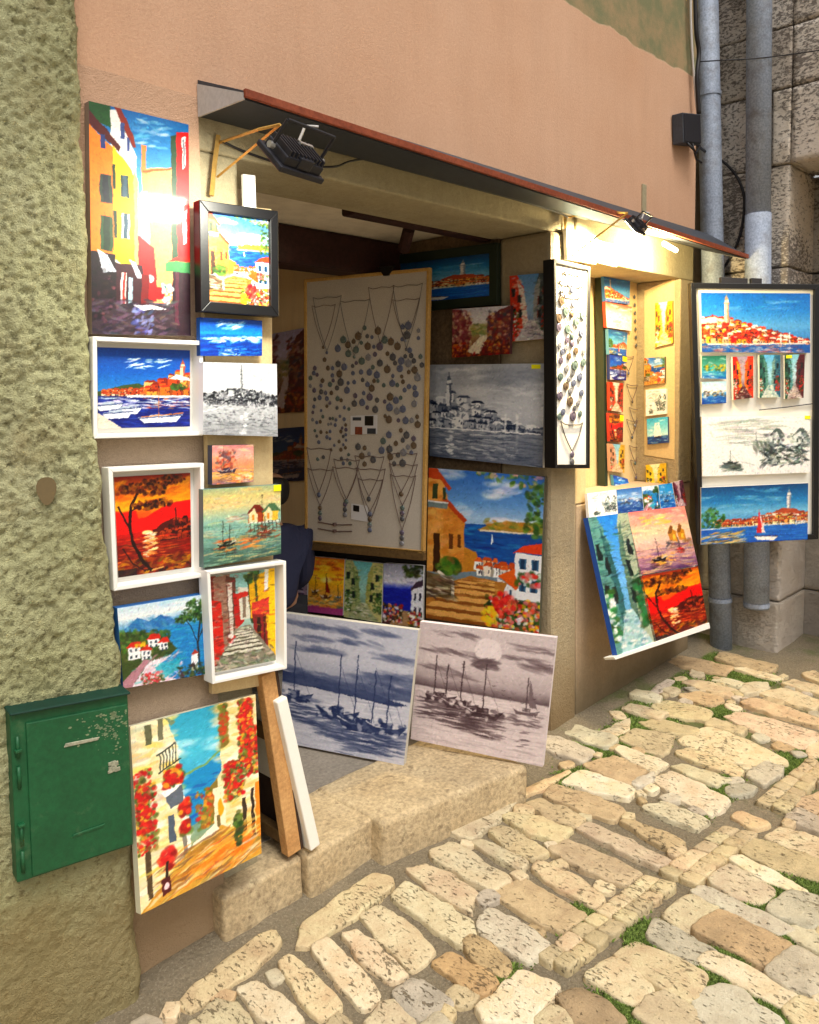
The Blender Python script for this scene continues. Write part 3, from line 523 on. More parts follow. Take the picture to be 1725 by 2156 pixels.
def a_rov(C):
    sky(C, .5, [(0, '1f6cb8'), (.3, '3a88cc'), (.55, '6aa8d8'), (1, '2a6cb0')], ['7ab0dc', '4a94d0'], 3)
    prof = lambda x: (.42-.25*abs(x-.12) if x < .25 else .4*(1-(x-.22)/.85)); town(C, .84, 0, .95, prof, ['e8582c', 'f0a040', 'e87a40', 'f4d0a0', 'd8402c', 'e8a88a', 'f0c040'], ['b8341c', 'd8502c', 'f4ece0', '8a3020'], .05, 5); C.poly([(0, .45), (.1, .4), (.22, .46), (.2, .5), (0, .52)], 'f0e4d4'); C.rect(.27, .72, .32, .84, 'd81c14'); C.dabs(120, (0, .45, .9, .84), ['4a2018', 'f8f0e4', 'f0b830', '5a5a2c', 'c83420'], .014, .01, 0, .8, .8, lambda x, y: y > .85-prof(x))
    tower(C, .235, .5, .03, .02, 'f0dcc0', 'b8947a'); [C.rect(x, .66, x+.015, .98, 'f4f0ec', .9) for x in (.72, .8)]; C.rect(0, .85, 1, 1, '2a5ca0', .7); refl(C, .85, .15, 0, .95, ['d8503c', 'f0b0a0', 'e88a5a', '2a5ca0', 'f4e4dc'], 200, .03); C.line([(.06, .86), (.95, .84)], .016, 'f4f0ec'); return C.done(.005)
def a_rovsail(C, warm=0):
    sky(C, .5, [(0, '14507c'), (.25, '2f7cb0'), (.45, '7ab4d4'), (1, '1f64b4')], ['6aa8cc', '3a88b8', 'a8cce0'], 7)
    prof = lambda x: .1+.12*max(0, 1-abs(x-.8)/.35); town(C, .7, .15, 1, prof, ['e8c060', 'f0dca8', 'e8a860', 'f4ecdc', 'd8c898'], ['b0482c', 'c8683c', '8a3824'], .05, 3); tower(C, .82, .48, .08, .018, 'e0dcd8', '8a94a4'); C.poly([(.66, .5), (.76, .42), (.88, .44), (.95, .52)], 'b0583c')
    C.blob(.1, .55, .12, .18, ['2f5a2c', '4a7a3a', '1c3c20', '5a8a44'], 150, .022); C.rect(0, .72, 1, 1, '1f64b4', .9); sea(C, .72, 1, ['1a54a4', '3a80c8', '2a6cc0', '6aa4d8'], 200, .07); C.dabs(70, (0, .8, .4, 1), ['e0c078', 'c89a4a', 'e8dcc0', '6a5a34'], .05, .01, -.1, .1, .8); C.line([(0, .74), (.3, .72), (1, .68)], .012, 'e8e8e8')
    C.poly([(.54, .42), (.52, .84), (.6, .84)], 'c83a40'); C.poly([(.55, .5), (.6, .84), (.57, .84)], 'f0dcd8'); C.poly([(.5, .9), (.72, .92), (.68, .98), (.53, .96)], 'f0ece8'); C.line([(.5, .89), (.72, .91)], .012, '6a3a2c'); return C.done(.005)
def a_bwpier(C):
    C.vg((0, 'f4f4f2'), (.5, 'f0f0ee'), (1, 'ececea')); C.dabs(46, (.15, .06, .7, .24), ['8a9490', 'b8c0bc'], .1, .008, -.03, .06, .6); C.dabs(50, (.18, .22, .62, .5), ['9aa4a0', '5a6664', 'c4ccc8'], .09, .008, .04, .08, .5)
    for x in (.62, .84): C.poly([(x, .52), (x, .36), (x+.07, .22), (x+.14, .4), (x+.14, .55)], 'e8ecea'); C.poly([(x-.02, .38), (x+.06, .21), (x+.1, .22), (x+.15, .36), (x+.1, .4), (x+.07, .27)], '5c6866'); wins(C, x+.03, .4, .015, .06, 2, 1, .05, 0, '3a4644'); C.dabs(50, (x-.04, .3, x+.16, .56), ['5c6866', 'dfe4e2', '2a3634', '8a9490'], .016, .02, 0, .6, .6)
    C.dabs(240, (.55, .5, .96, .85), ['1c2826', '3a4644', '6a7674', 'dfe4e2', '2a3634'], .03, .014, 0, .5, .75); C.dabs(40, (.48, .46, .66, .6), ['3a4644', '8a9490'], .03, .02, 1.2, .3, .7); boat(C, .26, .78, .08, '1c2422', '3a4442', 1, None, 'c8ccca'); C.dabs(60, (.2, .82, .36, .92), ['5a6664', '8a9490', '2a3634'], .04, .01, 0, .1, .6); C.line([(.35, .76), (.5, .84)], .004, '8a9490'); C.line([(.5, .27), (.5, .45)], .01, '8a9490'); return C.done(.004)
def a_wave(C):
    sky(C, .4, [(0, '1f50a0'), (.2, '1c68c0'), (.4, '2a94e0'), (.5, '1458b0'), (1, '0c3c90')], ['2a80d0', '1858b0'], 6); C.dabs(26, (.3, .08, .7, .28), ['f0f8ff', 'c8e4f8', '8ac8f0'], .07, .02, -.3, .2, .8); sea(C, .45, 1, ['1050a8', '1c74d0', '0a3480', '3a9ce8'], 200, .08, .014)
    C.dabs(60, (.1, .48, 1, .66), ['ffffff', 'd8ecfc', 'a8d4f4'], .07, .02, -.08, .2, .8, lambda x, y: abs(y-.6+.1*x) < .06); C.ell(.85, .55, .1, .08, 'e8f4fc', .8, .3, .8); C.dabs(30, (.3, .8, .7, 1), ['e8f4fc', '5ab4f0'], .05, .014, 0, .3, .7); return C.done(.008)
def a_pinkboat(C):
    sky(C, .5, [(0, 'c88a8a'), (.25, 'f0b0a0'), (.5, 'e89a78'), (.8, 'f0b868'), (1, '8a6a84')], ['f8e0c8', 'f0c890', 'e89a8a', 'd8a0b0'], 12); sea(C, .6, 1, ['f0b060', 'e88850', 'a8788a', 'f8dca8', '6a6a94'], 120, .08, .014); C.dabs(70, (.1, .15, .55, .65), ['b84a34', '8a4a4a', '5a5a64', 'd8784a'], .05, .03, 0, .6, .7); boat(C, .35, .66, .24, '4a3a4a', '5a3a3a', 2); C.dabs(40, (.5, .75, .95, .95), ['f0c060', 'e86a4a', 'f8e8c8'], .08, .02, 0, .2, .8); return C.done(.01)
def a_street(C, L, Rr, skyc, stepc, acc='c83a30', seed2=0):   # generic narrow street
    C.vg((0, skyc[0]), (.5, skyc[1]), (1, stepc[1])); C.poly([(0, 0), (.2, 0), (.36, .2), (.42, .72), (.1, 1), (0, 1)], L[0]); C.poly([(.2, .08), (.36, .22), (.44, .7), (.3, .8)], L[1]); C.poly([(1, 0), (.72, 0), (.62, .2), (.56, .72), (.9, 1), (1, 1)], Rr[0]); C.poly([(.74, .05), (.6, .22), (.56, .7), (.7, .8)], Rr[1])
    C.dabs(130, (0, 0, .4, .85), L, .02, .03, 1.5, .2, .55, lambda x, y: y > x*.5-.05); C.dabs(130, (.6, 0, 1, .85), Rr, .02, .03, 1.5, .2, .55, lambda x, y: y > (1-x)*.5-.05)
    for x, y in ((.06, .2), (.06, .5), (.2, .3), (.22, .52), (.82, .2), (.86, .5), (.7, .35), (.68, .55)): C.rect(x, y, x+.06, y+.12, '2a3034'); C.rect(x-.02, y, x, y+.12, L[2]); C.rect(x+.06, y, x+.08, y+.12, Rr[2])
    C.poly([(.1, 1), (.42, .7), (.58, .7), (.92, 1)], stepc[0]); C.dabs(110, (.12, .7, .9, 1), [stepc[0], stepc[1], 'e8e4dc'], .06, .01, 0, .2, .7, lambda x, y: abs(x-.5) < .08+(y-.7)*1.3); flowers(C, (.02, .55, .2, .9), [acc, 'f0f0f0'], ['3a5a34', '5a7a44'], 40, .018); flowers(C, (.76, .5, .98, .85), [acc, acc], ['3a5a34', '2a4428'], 40, .018); return C.done(.007)
def a_autumn(C):
    C.vg((0, 'd0ccd4'), (.3, 'e4e0e0'), (.5, 'b8a878'), (1, '5a1c20')); C.poly([(0, 0), (.15, .05), (.3, .3), (.3, .8), (0, 1)], '8a4a50'); C.dabs(160, (0, .05, .35, .8), ['c8a080', '8a3a44', 'e0c8a8', '5a2a34', 'a86a6a'], .03, .03, 1, .6, .8); C.poly([(.62, .3), (.8, .08), (1, 0), (1, .9), (.6, .75)], '7a4448'); C.dabs(170, (.6, .1, 1, .85), ['8a5a4a', '5a3a44', 'c89a60', '4a4a60', '8a2a2c', 'd8b890'], .03, .03, .8, .6, .8); C.poly([(.25, .9), (.5, .6), (.42, .4), (.56, .4), (.62, .62), (.5, .95)], 'e8dcc4'); C.dabs(60, (.35, .35, .6, .55), ['a8a060', 'c8b878', '7a8a5a'], .04, .02, 0, .5, .7); C.dabs(260, (0, .7, 1, 1), ['a82c24', 'c86a2c', '5a1820', 'd89a3c', '7a2430', '401418'], .03, .02, 0, 1, .8, lambda x, y: abs(x-.42) > .12 or y > .92); return C.done(.008)
def a_sunset3(C):
    C.vg((0, 'c87a34'), (.2, 'e8a030'), (.35, 'f0d040'), (.5, 'e8b038'), (.6, 'd8a850'), (.85, 'e0a050'), (.88, 'a84a80'), (1, 'b05a94')); C.dabs(60, (0, .05, 1, .4), ['e8802c', 'f0c838', 'b8502c', 'f8e070'], .12, .02, 0, .1, .6); C.ell(.5, .4, .14, .05, 'f8f0a0', .8, 0, .8); C.poly([(.5, .62), (.5, .3), (.62, .62)], '8a2c24'); boat(C, .5, .7, .16, '5a3a2c', '5a2a24', 1); boat(C, .2, .62, .1, '4a3a24', '4a2a24', 1); boat(C, .84, .68, .09, '3a5a6a', '3a3a3a', 1); sea(C, .72, .88, ['e8b850', 'c8803c', '5a7a7a', 'f0d890'], 80, .08, .014); return C.done(.007)
def a_greenalley(C):
    a = Art(C.w, C.h, 5); return a_street(a, ['b8bc8a', '8a9a6a', '3a5a3a'], ['c8c48a', 'a8a868', '2f5a3c'], ('7ac0c4', 'a8d0c4'), ('a8b08a', '5a6a4a'), '4a6a3a')
def a_coast2(C):
    sky(C, .4, [(0, 'a8acc4'), (.3, 'd8d8e4'), (.4, '3a4ab4'), (1, '5a3a3a')], ['e8e8f0', '8a90b0'], 5); C.rect(0, .4, .75, .75, '20309c'); sea(C, .4, .75, ['1a2890', '3a4cc0', '2a38a8'], 90); C.poly([(.7, .9), (.72, .4), (.8, .3), (1, .28), (1, 1)], 'dfe0e8'); C.poly([(.68, .42), (.8, .28), (1, .22), (1, .32)], '4a3a4a'); wins(C, .78, .45, .05, .12, 2, 2, .12, .22, '2a2c44'); C.dabs(60, (.5, 0, 1, .2), ['3a4a2c', '5a6a34', '28301c'], .05, .02, 0, 1, .8); C.poly([(.2, 1), (.5, .75), (.65, .75), (.8, 1)], 'a88a6a'); flowers(C, (0, .66, .5, .95), ['b83a44', 'e8e0e4', 'd88a44'], ['3a4a2c', '4a3a2a'], 90, .022); flowers(C, (.65, .75, 1, 1), ['e8b03a', 'f0f0f0', 'b83a44'], ['3a4a2c', '28301c'], 60, .022); return C.done(.008)
def a_purplestairs(C):
    C.vg((0, 'b8a8b4'), (1, '8a7484')); C.poly([(0, 0), (.5, 0), (.35, 1), (0, 1)], '7a6474'); C.blob(.75, .3, .25, .3, ['4a6a34', '6a8a4a', '38502c'], 90, .03); stairs(C, 1, .45, (.3, 1), (.35, .7), 8, 'c8b8c4', '5a4a64'); C.dabs(40, (0, 0, .4, 1), ['a894a4', '5a4a5c', '8a7080'], .06, .05, 1, .5, .6); return C.done(.008)
def a_seascape(C, top, sea_, acc, boatc=None, mono=None):
    sky(C, .5, [(0, top[0]), (.45, top[1]), (.55, sea_[0]), (1, sea_[1])], [top[1], 'f4f4f4'], 5, ); sea(C, .55, 1, [sea_[0], sea_[1], 'e8f0f4'], 90, .1, .015); C.dabs(60, (.1, .4, .95, .66), acc, .06, .03, 0, .6, .8)
    if boatc: boat(C, .4, .7, .18, boatc, boatc, 2)
    return C.done(.008, mono)
def a_ship(C):
    sky(C, .7, [(0, '4ab0d4'), (.5, '9cd8e4'), (.68, 'c8e8e8'), (.72, '2a5c94'), (1, '1c3c70')], ['e8f4f4', 'b0e0e8'], 6)
    for k, (y, w) in enumerate(((.2, .1), (.32, .14), (.46, .18), (.6, .2))): [C.poly([(x-w*.5, y+.13), (x-w*.3, y), (x+w*.35, y), (x+w*.5, y+.12)], 'f0f4f0') for x in (.42, .56)]
    C.poly([(.3, .72), (.7, .7), (.64, .78), (.34, .79)], '2a3a4a'); sea(C, .76, 1, ['2a64a0', 'e0ecf4', '1c3c70'], 60, .09, .016); return C.done(.008)
def a_pinkpier(C):
    sky(C, .45, [(0, 'e88a80'), (.2, 'f0a898'), (.32, 'f4d0a8'), (.5, 'e8c4b0'), (.75, 'c89a98'), (1, '5a3a64')], ['f4c8a0', 'f0a090', 'f8e8c8', 'e88a8a'], 10); C.dabs(26, (.2, .1, .7, .25), ['f0d060', 'f4e090'], .07, .012, -.1, .1, .8)
    for x in (.6, .76): C.poly([(x, .54), (x-.01, .4), (x+.05, .32), (x+.13, .4), (x+.13, .56)], 'c88a2c'); C.poly([(x-.02, .42), (x+.05, .29), (x+.1, .32), (x+.05, .42)], '8a5a24'); C.rect(x+.06, .44, x+.1, .52, 'f0c050')
    C.dabs(70, (.52, .54, .98, .7), ['8a7a70', '4a4448', 'c8b8b0', 'a86a4a'], .04, .014, 0, .3, .7); sea(C, .6, 1, ['c8a4a8', '8a6a8a', 'e8c8a0', '6a4a78', 'e8b070'], 150, .1, .01); C.dabs(30, (.25, .74, .6, .9), ['f0c050', 'f0a040'], .06, .012, 0, .1, .8); boat(C, .36, .8, .13, '2a1c24', '3a2a34', 1); boat(C, .74, .68, .07, 'c8302c', '4a3a34', 1); return C.done(.005)

def image_grid(fn, W, H, seed, k=.72):
    nx = int(np.clip(W*k, 14, 190)); ny = int(np.clip(H*k, 14, 320)); ss = 2
    im = fn(Art(nx*ss, ny*ss, seed)); im = im.reshape(ny, ss, nx, ss, 3).mean((1, 3))
    return im
# ------------------------------------------------------------------ setting
def grid_faces(nx, ny, off=0):
    i = np.arange(nx-1)[None, :]+np.arange(ny-1)[:, None]*nx
    return (np.stack([i, i+1, i+1+nx, i+nx], -1).reshape(-1, 4)+off).astype(np.int32)
import bmesh
def weld(o, d=.0005):
    b = bmesh.new(); b.from_mesh(o.data); bmesh.ops.remove_doubles(b, verts=b.verts, dist=d); bmesh.ops.recalc_face_normals(b, faces=b.faces); b.to_mesh(o.data); b.free(); return o
def rough_block(c8, r=.015, n=10, amp=.006, seed=1, col=(1, 1, 1), freq=9):
    """8 corners (bottom 4 ccw, top 4 ccw) -> rounded, hewn block: verts, faces, colours"""
    c8 = np.array(c8, float); dims = np.array([np.linalg.norm(c8[1]-c8[0]), np.linalg.norm(c8[3]-c8[0]), np.linalg.norm(c8[4]-c8[0])])
    vs, fs = [], []; h = dims/2
    for ax in range(3):
        for sg in (-1, 1):
            a, b = [k for k in range(3) if k != ax]
            na = max(3, int(n*min(1, dims[a]/dims.max()))+1); nb = max(3, int(n*min(1, dims[b]/dims.max()))+1)
            e = lambda m, k: np.sign(np.linspace(-1, 1, m))*(1-(1-np.abs(np.linspace(-1, 1, m)))**1.0)
            A, B = np.meshgrid(e(na, a), e(nb, b)); p = np.zeros(A.shape+(3,)); p[..., a] = A; p[..., b] = B; p[..., ax] = sg
            p = p.reshape(-1, 3)*h; q = np.clip(p, -(h-r), h-r); d = p-q; L = np.linalg.norm(d, axis=1, keepdims=True); p = q+d/np.maximum(L, 1e-9)*np.minimum(L, r)
            t = (p/h+1)/2; x, y, z = t[:, :1], t[:, 1:2], t[:, 2:]
            w = ((c8[0]*(1-x)+c8[1]*x)*(1-y)+(c8[3]*(1-x)+c8[2]*x)*y)*(1-z)+((c8[4]*(1-x)+c8[5]*x)*(1-y)+(c8[7]*(1-x)+c8[6]*x)*y)*z
            nrm = d/np.maximum(L, 1e-9); ctr = c8.mean(0); out = (w-ctr)/np.linalg.norm(w-ctr, axis=1, keepdims=True)
            k = fbm(w[:, 0]*freq+w[:, 2]*freq*.7+50, w[:, 1]*freq-w[:, 2]*freq*.8+50, seed, 4)-.5; w = w+out*(k*2*amp)[:, None]
            f = grid_faces(na, nb, len(vs)); vs += w.tolist(); fs += f.tolist()
    return vs, fs, col

# --- ground sheet
xs = np.concatenate([np.linspace(-60, -1.6, 9), np.arange(-1.5, 7.6, .03), np.linspace(7.8, 60, 9)])
ys = np.concatenate([np.linspace(-60, -4.2, 9), np.arange(-4.1, .1, .03), np.linspace(.3, 60, 9)])
X, Y = np.meshgrid(xs, ys)
Z = gz(X, Y)+(fbm(X*9+40, Y*9+40, 11, 4)-.5)*.010-.006
Z += .03*np.clip((Y+.16)/.16, 0, 1)*(Y < .12)                       # mortar fillet against the house
m, nt, b = nmat('sandy joint mortar with moss'); p = position(nt)
n1 = noise(nt, p, 5, 6, .6); c = mix(nt, n1, lin('6c614c'), lin('978a72')); n2 = noise(nt, p, 90, 4, .7)
c = mix(nt, .6, c, n2, 'OVERLAY'); c = mix(nt, ramp(nt, noise(nt, p, 130, 3, .8), [(.56, (0,)), (.64, (.35,))]), c, lin('c8bca4'))
px_ = math_(nt, 'MULTIPLY', math_(nt, 'SUBTRACT', sep(nt, p, 0), 1.3), .06)
px_ = math_(nt, 'MINIMUM', px_, .14)
gm = math_(nt, 'ADD', noise(nt, p, 2.3, 5, .7), px_); gmask = ramp(nt, gm, [(.64, (0,)), (.78, (1,))])
c = mix(nt, math_(nt, 'MULTIPLY', gmask, .8), c, mix(nt, n2, lin('3c4a1c'), lin('6f7f38')))
nt.links.new(c, b.inputs['Base Color']); b.inputs['Roughness'].default_value = .95; bump(nt, b, n2, 1.0, .012)
o = build('ground', np.stack([X, Y, Z], -1).reshape(-1, 3), grid_faces(len(xs), len(ys)), m, smooth=True)
tag(o, kind='structure')

# --- cobbles: outlines on the ground (three enlarged views of the street, own units each)
VIEW = {'A': (276, 1587, .42), 'B': (897, 1587, .48), 'C': (1035, 1311, .4)}
STN = [
 ('B', 0, '110,345 330,200 395,225 215,375 150,370'), ('B', 0, '440,228 510,212 685,285 650,325 560,300'), ('B', 0, '340,290 410,265 640,340 560,395'), ('B', 0, '280,355 350,335 540,440 450,475'), ('B', 0, '215,405 260,390 440,490 400,520'),
 ('B', 0, '10,450 120,405 370,560 280,610'), ('A', 0, '1380,595 1480,572 1725,700 1690,805'), ('A', 4, '1295,720 1400,668 1725,880 1650,980'), ('B', 1, '515,190 580,150 875,250 815,305'), ('B', 4, '600,130 700,80 920,160 880,210'),
 ('B', 1, '700,55 830,15 970,75 890,140'), ('B', 4, '940,240 1040,225 1230,300 1180,340'), ('B', 4, '1000,130 1080,85 1330,215 1250,280'), ('B', 4, '1085,65 1130,50 1330,125 1260,150'), ('B', 0, '1100,10 1150,-15 1390,80 1360,110'), ('B', 1, '850,310 900,300 1120,390 1070,430'),
 ('B', 0, '665,345 720,315 1055,470 1000,505'), ('B', 0, '540,440 630,390 940,530 860,585'), ('B', 0, '465,520 520,485 775,640 730,690'), ('B', 1, '295,625 430,560 690,715 590,795'), ('B', 2, '215,770 290,690 550,860 430,925'), ('B', 3, '170,855 215,820 375,930 330,985'),
 ('B', 3, '35,930 110,880 310,1010 240,1070'), ('B', 4, '240,1130 410,965 585,1045 440,1190 260,1190'), ('A', 2, '1310,1215 1420,1145 1600,1265 1470,1370'), ('A', 0, '1150,820 1260,780 1515,990 1400,1090'), ('A', 0, '1060,930 1130,900 1380,1110 1290,1150'), ('A', 0, '910,1000 1000,955 1260,1230 1150,1290'),
 ('A', 0, '745,1080 820,1040 1050,1260 940,1345'), ('A', 4, '540,1190 640,1150 870,1354 760,1400 700,1380'), ('A', 0, '840,965 880,850 1190,625 1300,640 1305,690 900,970'), ('A', 0, '250,1240 640,930 700,910 735,960 700,1010 330,1280'), ('A', 0, '300,1374 430,1260 530,1270 620,1390'), ('A', 0, '1180,1374 1250,1270 1330,1260 1430,1374'),
 ('B', 1, '1345,285 1400,268 1495,310 1450,340'), ('B', 1, '1630,240 1725,180 1790,235 1700,270'), ('B', 2, '1580,290 1640,260 1760,310 1740,360'), ('B', 0, '1495,365 1570,325 1800,430 1740,480'), ('B', 0, '1395,450 1450,385 1780,500 1725,570'), ('B', 4, '1340,490 1390,470 1670,610 1620,625'), ('B', 0, '1240,580 1330,505 1525,610 1460,675'), ('B', 2, '1175,625 1225,595 1595,770 1550,805'),
 ('B', 2, '1495,700 1600,610 1790,690 1680,780'), ('B', 0, '1045,720 1170,640 1275,690 1140,785'), ('B', 2, '970,820 1020,750 1260,870 1180,925'), ('B', 1, '1180,790 1310,705 1600,830 1490,945'), ('B', 4, '1585,800 1640,770 1800,860 1760,900'), ('B', 0, '845,910 930,835 1240,980 1150,1100'), ('B', 4, '1200,925 1270,880 1630,1070 1570,1130'), ('B', 2, '1505,970 1620,865 1800,950 1700,1080'),
 ('B', 0, '690,985 830,915 1000,1045 900,1110'), ('B', 2, '1180,1110 1290,1015 1560,1184 1450,1280 1250,1230'), ('B', 0, '915,1150 1050,1070 1230,1170 1120,1260'), ('B', 3, '580,1080 690,1040 880,1184 700,1230'), ('B', 0, '1585,1150 1650,1090 1790,1150 1700,1240'), ('B', 0, '490,1184 560,1130 640,1184 560,1230'),
 ('C', 0, '685,625 760,580 950,600 905,710'), ('C', 4, '655,690 700,670 930,745 850,800'), ('C', 0, '780,530 900,525 1080,565 1070,600 880,580'), ('C', 0, '850,450 930,420 1165,480 1130,525 950,500'), ('C', 1, '1000,395 1080,370 1210,410 1170,455'), ('C', 0, '1000,320 1080,310 1285,360 1260,400'), ('C', 4, '1310,370 1350,330 1450,320 1460,350 1340,390'),
 ('C', 4, '1170,310 1220,300 1320,325 1300,345'), ('C', 0, '1290,260 1340,250 1530,295 1480,310'), ('C', 0, '980,620 1130,570 1200,575 1545,735 1530,760 1250,740'), ('C', 0, '1220,500 1330,480 1720,600 1640,680'), ('C', 1, '1310,440 1400,415 1730,510 1725,560'), ('C', 0, '1420,380 1540,350 1725,420 1700,470'), ('C', 0, '1540,330 1600,310 1740,350 1740,390'), ('C', 0, '1640,280 1700,265 1760,300 1740,330'),
 ('C', 2, '1340,810 1450,740 1535,780 1440,865'), ('C', 2, '1240,880 1300,860 1380,880 1360,910 1270,920'), ('C', 0, '560,590 720,515 715,570 640,610'), ('C', 2, '820,380 930,310 960,320 870,390'), ('C', 1, '70,940 390,790 400,810 120,950'), ('C', 0, '1660,660 1725,630 1770,700 1680,720'), ('C', 2, '740,850 850,800 840,840 770,875')]
RIB = [('B', '490,905 960,550 1110,590 610,985', 8), ('B', '1020,530 1310,335 1460,365 1180,600', 6), ('B', '1445,225 1690,25 1770,75 1590,275', 7)]
PAL = [('cdb992', 'd6c49e', 'c8b48c', 'd2c09c'), ('c6aa80', 'cdb188', 'c8ae88'), ('c0b49c', 'c8bca4', 'c2b6a0'), ('b69868', 'bf9f70', 'b09672'), ('dacaa6', 'e0d2b0', 'd6c7a6')]
def pts_of(v, t): ox, oy, k = VIEW[v]; return [hit(ox+k*float(a.split(',')[0]), oy+k*float(a.split(',')[1]), GROUND)[:2] for a in t.split()]
OX, OY, OR = -1.5, -4.1, .01; occ = np.zeros((430, 910), bool)
gxx = OX+(np.arange(910)+.5)*OR; gyy = OY+(np.arange(430)+.5)*OR
def raster(p):
    p = np.array(p); m = np.zeros(occ.shape, bool)
    i0, i1 = [int(np.clip((k-OX)/OR, 0, 910)) for k in (p[:, 0].min()-.02, p[:, 0].max()+.02)]; j0, j1 = [int(np.clip((k-OY)/OR, 0, 430)) for k in (p[:, 1].min()-.02, p[:, 1].max()+.02)]
    if i1 <= i0 or j1 <= j0: return None
    Xg, Yg = np.meshgrid(gxx[i0:i1], gyy[j0:j1]); s_ = np.zeros(Xg.shape, bool)
    for k in range(len(p)):
        (xa, ya), (xb, yb) = p[k], p[(k+1) % len(p)]
        if ya != yb: s_ ^= ((ya > Yg) != (yb > Yg)) & (Xg < (xb-xa)*(Yg-ya)/(yb-ya)+xa)
    return (slice(j0, j1), slice(i0, i1)), s_
sv, sf, sc = [], [], []
def stone(p, col, h=.0135, jit=.006, rnd=2, flat=False, cut=.08, grow=.016):
    p = np.array(p, float); r_ = raster(p)
    if r_: occ[r_[0]] |= r_[1]
    for _ in range(rnd):
        q = np.roll(p, -1, 0); p = np.stack([p*(1-cut)+q*cut, p*cut+q*(1-cut)], 1).reshape(-1, 2)
    L = np.linalg.norm(np.roll(p, -1, 0)-p, axis=1); t = np.concatenate([[0], np.cumsum(L)]); n = int(np.clip(t[-1]/.016, 10, 60)); pp = np.vstack([p, p[:1]])
    u = np.linspace(0, t[-1], n, endpoint=False); p = np.stack([np.interp(u, t, pp[:, 0]), np.interp(u, t, pp[:, 1])], 1)
    c = p.mean(0); d = p-c; Ld = np.linalg.norm(d, axis=1, keepdims=True)
    p = c+d*(1+(fbm(p[:, 0]*22+30, p[:, 1]*22+30, 77, 3)-.5)[:, None]*2*jit*3/np.maximum(Ld, .03)); d = p-c; Ld = np.linalg.norm(d, axis=1, keepdims=True)
    p = c+d*(1+grow/np.maximum(Ld, .02)); d = p-c; Ld = np.linalg.norm(d, axis=1, keepdims=True); b0 = len(sv); sz_ = min(1, float(Ld.mean())/.06); tl = rng.normal(0, .03, 2); hh = h*rng.uniform(.75, 1.2)
    for ins, z in ((-.003, -.02), (.0, hh*.5), (.002, hh*.85), (.006, hh*.98), (.016, hh*1.03)):
        q = c+d*np.clip(1-ins*sz_/np.maximum(Ld, .01), .1, 1.2)
        zz = gz(q[:, 0], q[:, 1])+z+(fbm(q[:, 0]*16+9, q[:, 1]*16+9, 5, 4)-.5)*(.016 if not flat else .006)+(q-c)@tl
        sv.extend(np.column_stack([q, zz]).tolist())
    for f_ in (.55, .25):
        q = c+d*f_; zz = gz(q[:, 0], q[:, 1])+hh*1.08+(fbm(q[:, 0]*16+9, q[:, 1]*16+9, 5, 4)-.5)*(.016 if not flat else .006)+(q-c)@tl; sv.extend(np.column_stack([q, zz]).tolist())
    sv.append([c[0], c[1], gz(c[0], c[1])+hh*1.08]); k = np.arange(n); kn = (k+1) % n
    for r in range(6): sf.extend(np.stack([b0+r*n+k, b0+r*n+kn, b0+(r+1)*n+kn, b0+(r+1)*n+k], 1).tolist())
    sf.extend([[b0+6*n+a, b0+6*n+b_, len(sv)-1] for a, b_ in zip(k, kn)]); cc = s2l(np.clip(hx(col)*rng.uniform(.92, 1.06)+rng.normal(0, .006, 3), 0, 1)); sc.extend([cc]*(7*n+1))
for v, ci, t in STN: stone(pts_of(v, t), PAL[ci][rng.integers(len(PAL[ci]))])
for v, t, n in RIB:
    a, b_, c_, d_ = [np.array(q) for q in pts_of(v, t)]
    for row in (0, 1):
        f0, f1 = (0, .47) if row == 0 else (.5, 1); cuts = np.linspace(0, 1, n+1)+rng.normal(0, .012, n+1)
        for k in range(n):
            s0, s1 = cuts[k]+.006, cuts[k+1]-.006; P4 = lambda s_, f_: (a*(1-s_)+b_*s_)*(1-f_)+(d_*(1-s_)+c_*s_)*f_
            stone([P4(s0, f0), P4(s1, f0), P4(s1, f1), P4(s0, f1)], PAL[0][2 if row else 0], .02, .0012, 1, True, .05, .003)
def free(p, g=.0):
    r_ = raster(p); return bool(r_) and not (occ[r_[0]] & r_[1]).any()
def rect(cx, cy, lx, ly, a):
    ca, sa = math.cos(a), math.sin(a); return [(cx+x*ca-y*sa, cy+x*sa+y*ca) for x, y in ((-lx, -ly), (lx, -ly), (lx, ly), (-lx, ly))]
FREEBOX = [(1.25, 2.9, -.27, 0)]
for (lx, ly, n) in ((.07, .15, 3000), (.055, .11, 2500), (.04, .07, 2500), (.022, .03, 3500), (.013, .016, 2600)):
    for _ in range(n):
        cx = rng.uniform(-1.4, 7.4); cy = rng.uniform(-4.0, -.13); a = rng.normal(.04, .06) if lx > .03 else rng.uniform(0, 3)
        if any(x0 < cx < x1 and y0 < cy < y1 for x0, x1, y0, y1 in FREEBOX) or (cx > 4.7 and cy > -.75): continue
        k = rng.uniform(.85, 1.15); g = .008 if lx > .03 else .004
        if free(rect(cx, cy, lx*k+g, ly*k+g, a)): stone(rect(cx, cy, lx*k, ly*k, a), PAL[rng.choice([0, 0, 0, 1, 2, 2, 4])][rng.integers(3)], .022 if lx > .03 else .012)
m, nt, b = nmat('worn limestone cobbles'); p = position(nt); a_ = attr(nt)
n1 = noise(nt, p, 14, 6, .65); c = mix(nt, .45, a_, ramp(nt, n1, [(.3, (.25,)), (.7, (.75,))]), 'OVERLAY')
mp = nt.nodes.new('ShaderNodeMapping'); mp.inputs['Scale'].default_value = (2.4, 1.0, 1.5); nt.links.new(p, mp.inputs[0])
